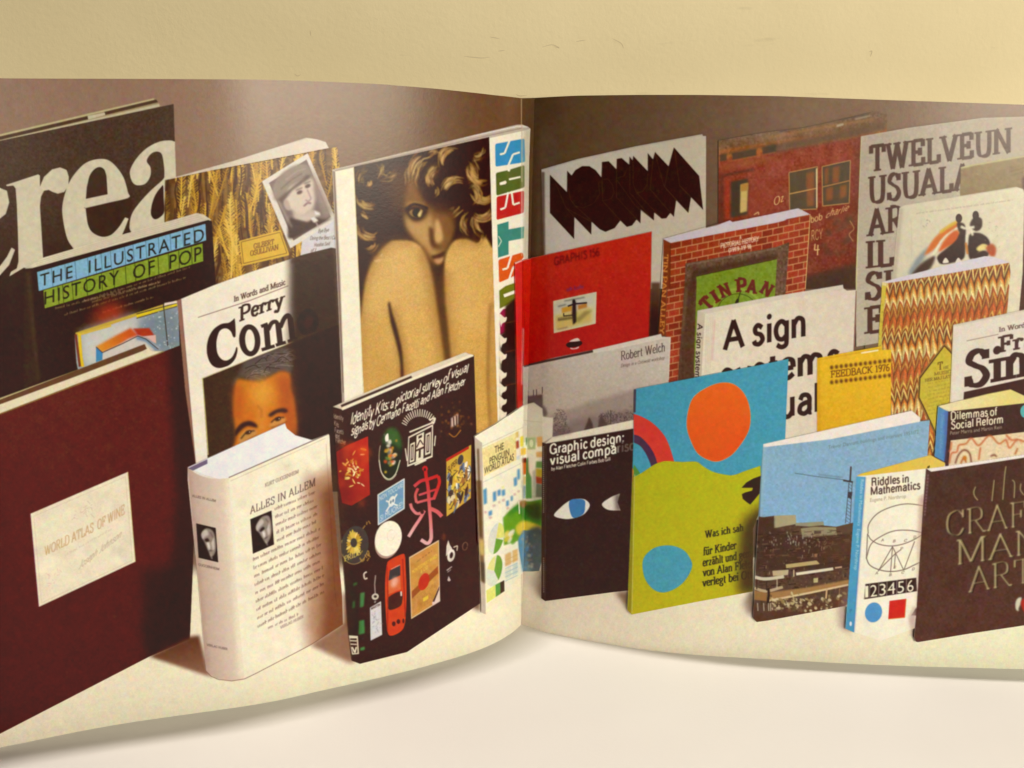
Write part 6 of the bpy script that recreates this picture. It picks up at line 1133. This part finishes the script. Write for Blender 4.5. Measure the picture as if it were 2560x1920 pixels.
for r0 in range(0, TH, 200):
    vv = (np.arange(r0, min(TH, r0+200))+.5)/TH; U, V_ = np.meshgrid(uu, vv); L_ = sample(U, V_)
    buf[r0:r0+len(vv), :, :3] = np.where(L_ <= .0031308, L_*12.92, 1.055*np.maximum(L_, 1e-6)**(1/2.4)-.055)
img.pixels.foreach_set(buf.ravel()); img.update(); img.pack(); del buf, INK

def mat(name, col=None, rough=.5, spec=.5):
    m = bpy.data.materials.new(name); m.use_nodes = True; b = m.node_tree.nodes['Principled BSDF']
    if col: b.inputs['Base Color'].default_value = (*col, 1)
    b.inputs['Roughness'].default_value = rough; b.inputs['Specular IOR Level'].default_value = spec
    return m, m.node_tree, b
def bump(nt, b, scale, strength, dist=.001, detail=4, kind='Object', rough=.6, vec=None):
    tc = nt.nodes.new('ShaderNodeTexCoord'); n = nt.nodes.new('ShaderNodeTexNoise'); bp = nt.nodes.new('ShaderNodeBump')
    n.inputs['Scale'].default_value = scale; n.inputs['Detail'].default_value = detail; n.inputs['Roughness'].default_value = rough
    bp.inputs['Strength'].default_value = strength; bp.inputs['Distance'].default_value = dist
    nt.links.new(tc.outputs[kind], n.inputs['Vector']); nt.links.new(n.outputs['Fac'], bp.inputs['Height'])
    prev = b.inputs['Normal'].links[0].from_socket if b.inputs['Normal'].links else None
    if prev: nt.links.new(prev, bp.inputs['Normal'])
    nt.links.new(bp.outputs['Normal'], b.inputs['Normal']); return n
M_ink, nt, b = mat('coated_printed_paper', rough=.28, spec=.24)
ti = nt.nodes.new('ShaderNodeTexImage'); ti.image = img; ti.interpolation = 'Cubic'; ti.extension = 'EXTEND'
nt.links.new(ti.outputs['Color'], b.inputs['Base Color']); bump(nt, b, 900, .12, .0002, 2)
M_pap, nt, b = mat('white_paper_stock', (.80, .77, .70), .6, .3); bump(nt, b, 1200, .1, .0002)
M_wall, nt, b = mat('cream_wall_paint', (.70, .60, .41), .62, .35)
n1 = bump(nt, b, 420, .20, .0006, 3); n2 = bump(nt, b, 60, .08, .001, 3)
tc = nt.nodes.new('ShaderNodeTexCoord'); nz = nt.nodes.new('ShaderNodeTexNoise'); nz.inputs['Scale'].default_value = 14; nz.inputs['Detail'].default_value = 5
rp = nt.nodes.new('ShaderNodeValToRGB'); rp.color_ramp.elements[0].position = .3; rp.color_ramp.elements[0].color = (.80, .70, .46, 1); rp.color_ramp.elements[1].position = .7; rp.color_ramp.elements[1].color = (.85, .75, .505, 1)
nt.links.new(tc.outputs['Object'], nz.inputs['Vector']); nt.links.new(nz.outputs['Fac'], rp.inputs['Fac'])
# faint scuffs: thin stretched noise that darkens the paint a little
mp = nt.nodes.new('ShaderNodeMapping'); mp.inputs['Scale'].default_value = (26, 1, 150); mp.inputs['Rotation'].default_value = (0, .15, 0)
ns = nt.nodes.new('ShaderNodeTexNoise'); ns.inputs['Scale'].default_value = 1.0; ns.inputs['Detail'].default_value = 3
rs = nt.nodes.new('ShaderNodeValToRGB'); rs.color_ramp.elements[0].position = .70; rs.color_ramp.elements[0].color = (1, 1, 1, 1); rs.color_ramp.elements[1].position = .80; rs.color_ramp.elements[1].color = (.80, .79, .76, 1)
mx = nt.nodes.new('ShaderNodeMix'); mx.data_type = 'RGBA'; mx.blend_type = 'MULTIPLY'; mx.inputs['Factor'].default_value = .8
nt.links.new(tc.outputs['Object'], mp.inputs['Vector']); nt.links.new(mp.outputs['Vector'], ns.inputs['Vector']); nt.links.new(ns.outputs['Fac'], rs.inputs['Fac'])
nt.links.new(rp.outputs['Color'], mx.inputs['A']); nt.links.new(rs.outputs['Color'], mx.inputs['B']); nt.links.new(mx.outputs['Result'], b.inputs['Base Color'])
M_scuff, nt, b = mat('pencil_grey_scuff', (.66, .56, .38), .8, .2)
M_tab, nt, b = mat('white_table_sheet', (.80, .765, .735), .7, .25)
bump(nt, b, 700, .12, .0004, 2); bump(nt, b, 9, .5, .004, 2)
tc = nt.nodes.new('ShaderNodeTexCoord'); nz = nt.nodes.new('ShaderNodeTexNoise'); nz.inputs['Scale'].default_value = 12; nz.inputs['Detail'].default_value = 4
rp = nt.nodes.new('ShaderNodeValToRGB'); rp.color_ramp.elements[0].color = (.785, .77, .76, 1); rp.color_ramp.elements[1].color = (.825, .81, .80, 1)
nt.links.new(tc.outputs['Object'], nz.inputs['Vector']); nt.links.new(nz.outputs['Fac'], rp.inputs['Fac']); nt.links.new(rp.outputs['Color'], b.inputs['Base Color'])

def mesh_obj(name, V, F, m, parent=None, uv=None, nrm=None):
    me = bpy.data.meshes.new(name); me.from_pydata([tuple(map(float, v)) for v in V], [], F); me.update()
    if uv is not None:
        l = me.uv_layers.new(name='UVMap'); li = np.zeros(len(me.loops), np.int32); me.loops.foreach_get('vertex_index', li)
        l.data.foreach_set('uv', np.asarray(uv, np.float32)[li].ravel())
    if nrm is not None:
        me.polygons.foreach_set('use_smooth', [True]*len(me.polygons)); me.normals_split_custom_set_from_vertices([tuple(map(float, n)) for n in nrm])
    me.materials.append(m); o = bpy.data.objects.new(name, me); COL.objects.link(o)
    if parent: o.parent = parent
    return o
# ---- wall and table
def slab_box(name, x0, x1, y0, y1, z0, z1, m):
    V = [(x, y, z) for x in (x0, x1) for y in (y0, y1) for z in (z0, z1)]
    F = [(0, 1, 3, 2), (4, 6, 7, 5), (0, 4, 5, 1), (2, 3, 7, 6), (0, 2, 6, 4), (1, 5, 7, 3)]
    o = mesh_obj(name, V, F, m); o['kind'] = 'structure'; return o
fold_y = PLAN[list(PS).index(0.0)][1]
WY = fold_y+.042
slab_box('wall', -2.2, 2.2, WY, WY+.1, -.75, 2.2, M_wall)
slab_box('table', -1.1, 1.1, -.55, WY-.0005, -.03, 0.0, M_tab)
# pencil scuffs on the wall above the booklet (thin raised marks, part of the wall)
wall_o = bpy.data.objects['wall']
def on_wall(px_, py_):
    x, y, z = rays(px_, py_); k_ = (WY-.00015)/y; return x*k_, WY-.00015, CAM_H+z*k_
for pts in ([(1160, 141), (1180, 143), (1205, 145), (1226, 143)], [(1224, 92), (1250, 97)], [(1355, 118), (1380, 112), (1398, 120), (1384, 116)], [(1440, 104), (1465, 100)], [(1530, 96), (1552, 108), (1560, 122)], [(1245, 128), (1262, 126)], [(2172, 130), (2180, 128), (2176, 142)],
            [(775, 76), (777, 90)], [(735, 184), (744, 190), (752, 186)], [(1290, 236), (1300, 240), (1318, 238)]):
    p = catmull(pts, 6); w = np.sin(np.linspace(.3, 2.9, len(p)))*2.2; off = offs(p, w); n_ = len(p)
    V = [on_wall(*q) for q in off]; F = [(i, i+1, 2*n_-2-i, 2*n_-1-i) for i in range(n_-1)]
    mesh_obj('scuff', V, F, M_scuff, wall_o)

# ---- the open booklet
root = bpy.data.objects.new('open_booklet', None); COL.objects.link(root); fx0, fy0 = plan_at(0.0); root.location = (fx0, fy0, 0)
root['label'] = 'open booklet standing in front of the cream wall, its spread printed with rows of books'; root['category'] = 'booklet'
bpy.context.view_layer.update()
OFFX = np.array([fx0, fy0, 0.0])
T_ = np.gradient(PLAN, axis=0); i0 = list(PS).index(0.0)
TL = np.diff(PLAN[:i0+1], axis=0); TR_ = np.diff(PLAN[i0:], axis=0)
def node_normals(D):
    D = D/np.hypot(*D.T)[:, None]; A = np.vstack([D[:1], (D[1:]+D[:-1])/2, D[-1:]]); A /= np.hypot(*A.T)[:, None]
    return np.stack([A[:, 1], -A[:, 0]], 1)
NL, NR = node_normals(TL), node_normals(TR_)
SIDES = ((PS[:i0+1], PLAN[:i0+1], NL), (PS[i0:], PLAN[i0:], NR))
def surf(side, s, z, off):
    ps, pl, nn = SIDES[side]; nx = np.interp(s, ps, nn[:, 0]); ny = np.interp(s, ps, nn[:, 1])
    return np.stack([np.interp(s, ps, pl[:, 0])+nx*off, np.interp(s, ps, pl[:, 1])+ny*off, np.asarray(z)+0*nx], -1)-OFFX, np.stack([nx, ny, 0*nx], -1)
ZR = 14
for side in (0, 1):
    ps = SIDES[side][0]; V = []; UV = []; N_ = []; F = []; n = len(ps)
    for off, sg in ((0.0, 1), (-.0009, -1)):
        for j in range(ZR):
            z = head_z(ps)*j/(ZR-1); p, nn = surf(side, ps, z, off); V += list(p); N_ += list(nn*sg); UV += list(np.stack([(ps-S0)/(S1-S0), z/ZT], 1))
    for j in range(ZR-1):
        for i in range(n-1):
            a = j*n+i; F.append((a, a+1, a+n+1, a+n))
    nf = len(F)
    me_front = mesh_obj('page', V[:ZR*n], F, M_ink, root, UV[:ZR*n], N_[:ZR*n])
    me_front['label'] = ('left page with the larger, nearer printed books' if side == 0 else 'right page with the smaller printed paperbacks')
    # the leaves behind it: back sheet plus the cut edges
    V2 = []; F2 = []
    for k_, (o1, o2) in enumerate(((-.00012, -.0004), (-.0005, -.0009))):
        b0 = len(V2); h1, h2 = (.0004, .0002) if k_ == 0 else (.0002, .0)
        for off in (o1, o2):
            for zz in (np.zeros(n)+.0001, head_z(ps)-h1-.0002): V2 += list(surf(side, ps, zz, off)[0])
        for i in range(n-1):
            a, b_, c_, d_ = b0+i, b0+n+i, b0+2*n+i, b0+3*n+i
            F2 += [(a, a+1, b_+1, b_), (c_, d_, d_+1, c_+1), (b_, b_+1, d_+1, d_), (a, c_, c_+1, a+1)]
        for i in (0, n-1): F2.append((b0+i, b0+n+i, b0+3*n+i, b0+2*n+i))
    lv = mesh_obj('leaves', V2, F2, M_pap, root)
# spine: a narrow rounded strip joining the two stacks at the back
a_l, _ = surf(0, np.array([-.0012]), np.array([0.0]), -.001); a_r, _ = surf(1, np.array([.0012]), np.array([0.0]), -.001)
mid = np.array([0, .0026, 0]); pts = catmull([a_l[0][:2], [a_l[0][0]*.6, mid[1]*.85], mid[:2], [a_r[0][0]*.6, mid[1]*.85], a_r[0][:2]], 4)
V = []; zt = float(head_z(0.0))-.0004
for z in (.0002, zt): V += [(x, y, z) for x, y in pts]
n = len(pts); F = [(i, i+1, n+i+1, n+i) for i in range(n-1)]+[tuple(range(n, 2*n)), tuple(range(n))[::-1]]
mesh_obj('spine', V, F, M_pap, root)

def subdiv(p, step=22):
    out = []; q = np.roll(p, -1, 0)
    for a, b_ in zip(p, q):
        k_ = max(1, int(np.hypot(*(b_-a))/step)); out += [a+(b_-a)*t/k_ for t in range(k_)]
    return np.array(out)
def clip_half(poly, s, keep_less):
    out = []; n = len(poly)
    for i in range(n):
        a, b_ = poly[i], poly[(i+1) % n]; ia = (a[0] <= s) == keep_less or a[0] == s; ib = (b_[0] <= s) == keep_less or b_[0] == s
        if ia: out.append(a)
        if ia != ib and b_[0] != a[0]: t = (s-a[0])/(b_[0]-a[0]); out.append((s, a[1]+t*(b_[1]-a[1])))
    return out
def patch(name, polys, off, parent):
    V, UV, N_, F = [], [], [], []
    for p in polys:
        p = subdiv(np.asarray(p, float)); s, z = px_to_page(p[:, 0], p[:, 1])
        s = np.clip(s, S0+.0005, S1-.0005); z = np.clip(z, .0004, head_z(s)-.0003); pl = [(float(a), float(b_)) for a, b_ in zip(s, z)]
        for side in (0, 1):
            ps = SIDES[side][0]
            for i in range(len(ps)-1):
                if ps[i] > max(q[0] for q in pl) or ps[i+1] < min(q[0] for q in pl): continue
                c = clip_half(pl, float(ps[i+1]), True)
                if len(c) > 2: c = clip_half(c, float(ps[i]), False)
                d = []
                for q in c:
                    if not d or abs(q[0]-d[-1][0])+abs(q[1]-d[-1][1]) > 1e-6: d.append(q)
                if len(d) < 3: continue
                ss = np.array([q[0] for q in d]); zz = np.array([q[1] for q in d])
                ar = (ss*np.roll(zz, -1)-np.roll(ss, -1)*zz).sum()
                if abs(ar) < 2e-9: continue
                if ar < 0: ss, zz = ss[::-1], zz[::-1]
                pos, nn = surf(side, ss, zz, off); b0 = len(V); V += list(pos); N_ += list(nn); UV += list(np.stack([(ss-S0)/(S1-S0), zz/ZT], 1)); F.append(tuple(range(b0, b0+len(d))))
    if not F: return None
    return mesh_obj(name, V, F, M_ink, parent, UV, N_)
for i, (label, outl, subs) in enumerate(BOOKS):
    off = .00004*(i+1)
    o = patch('printed_book', outl, off, root)
    if o is None: continue
    o['label'] = label
    for j, (nm, ps_) in enumerate(subs.items()):
        patch(nm, [P(q) if isinstance(q, str) else (q if isinstance(q, np.ndarray) else np.array([list(map(float, r)) for r in q])) for q in ps_], off+.000004*(j+1), o)
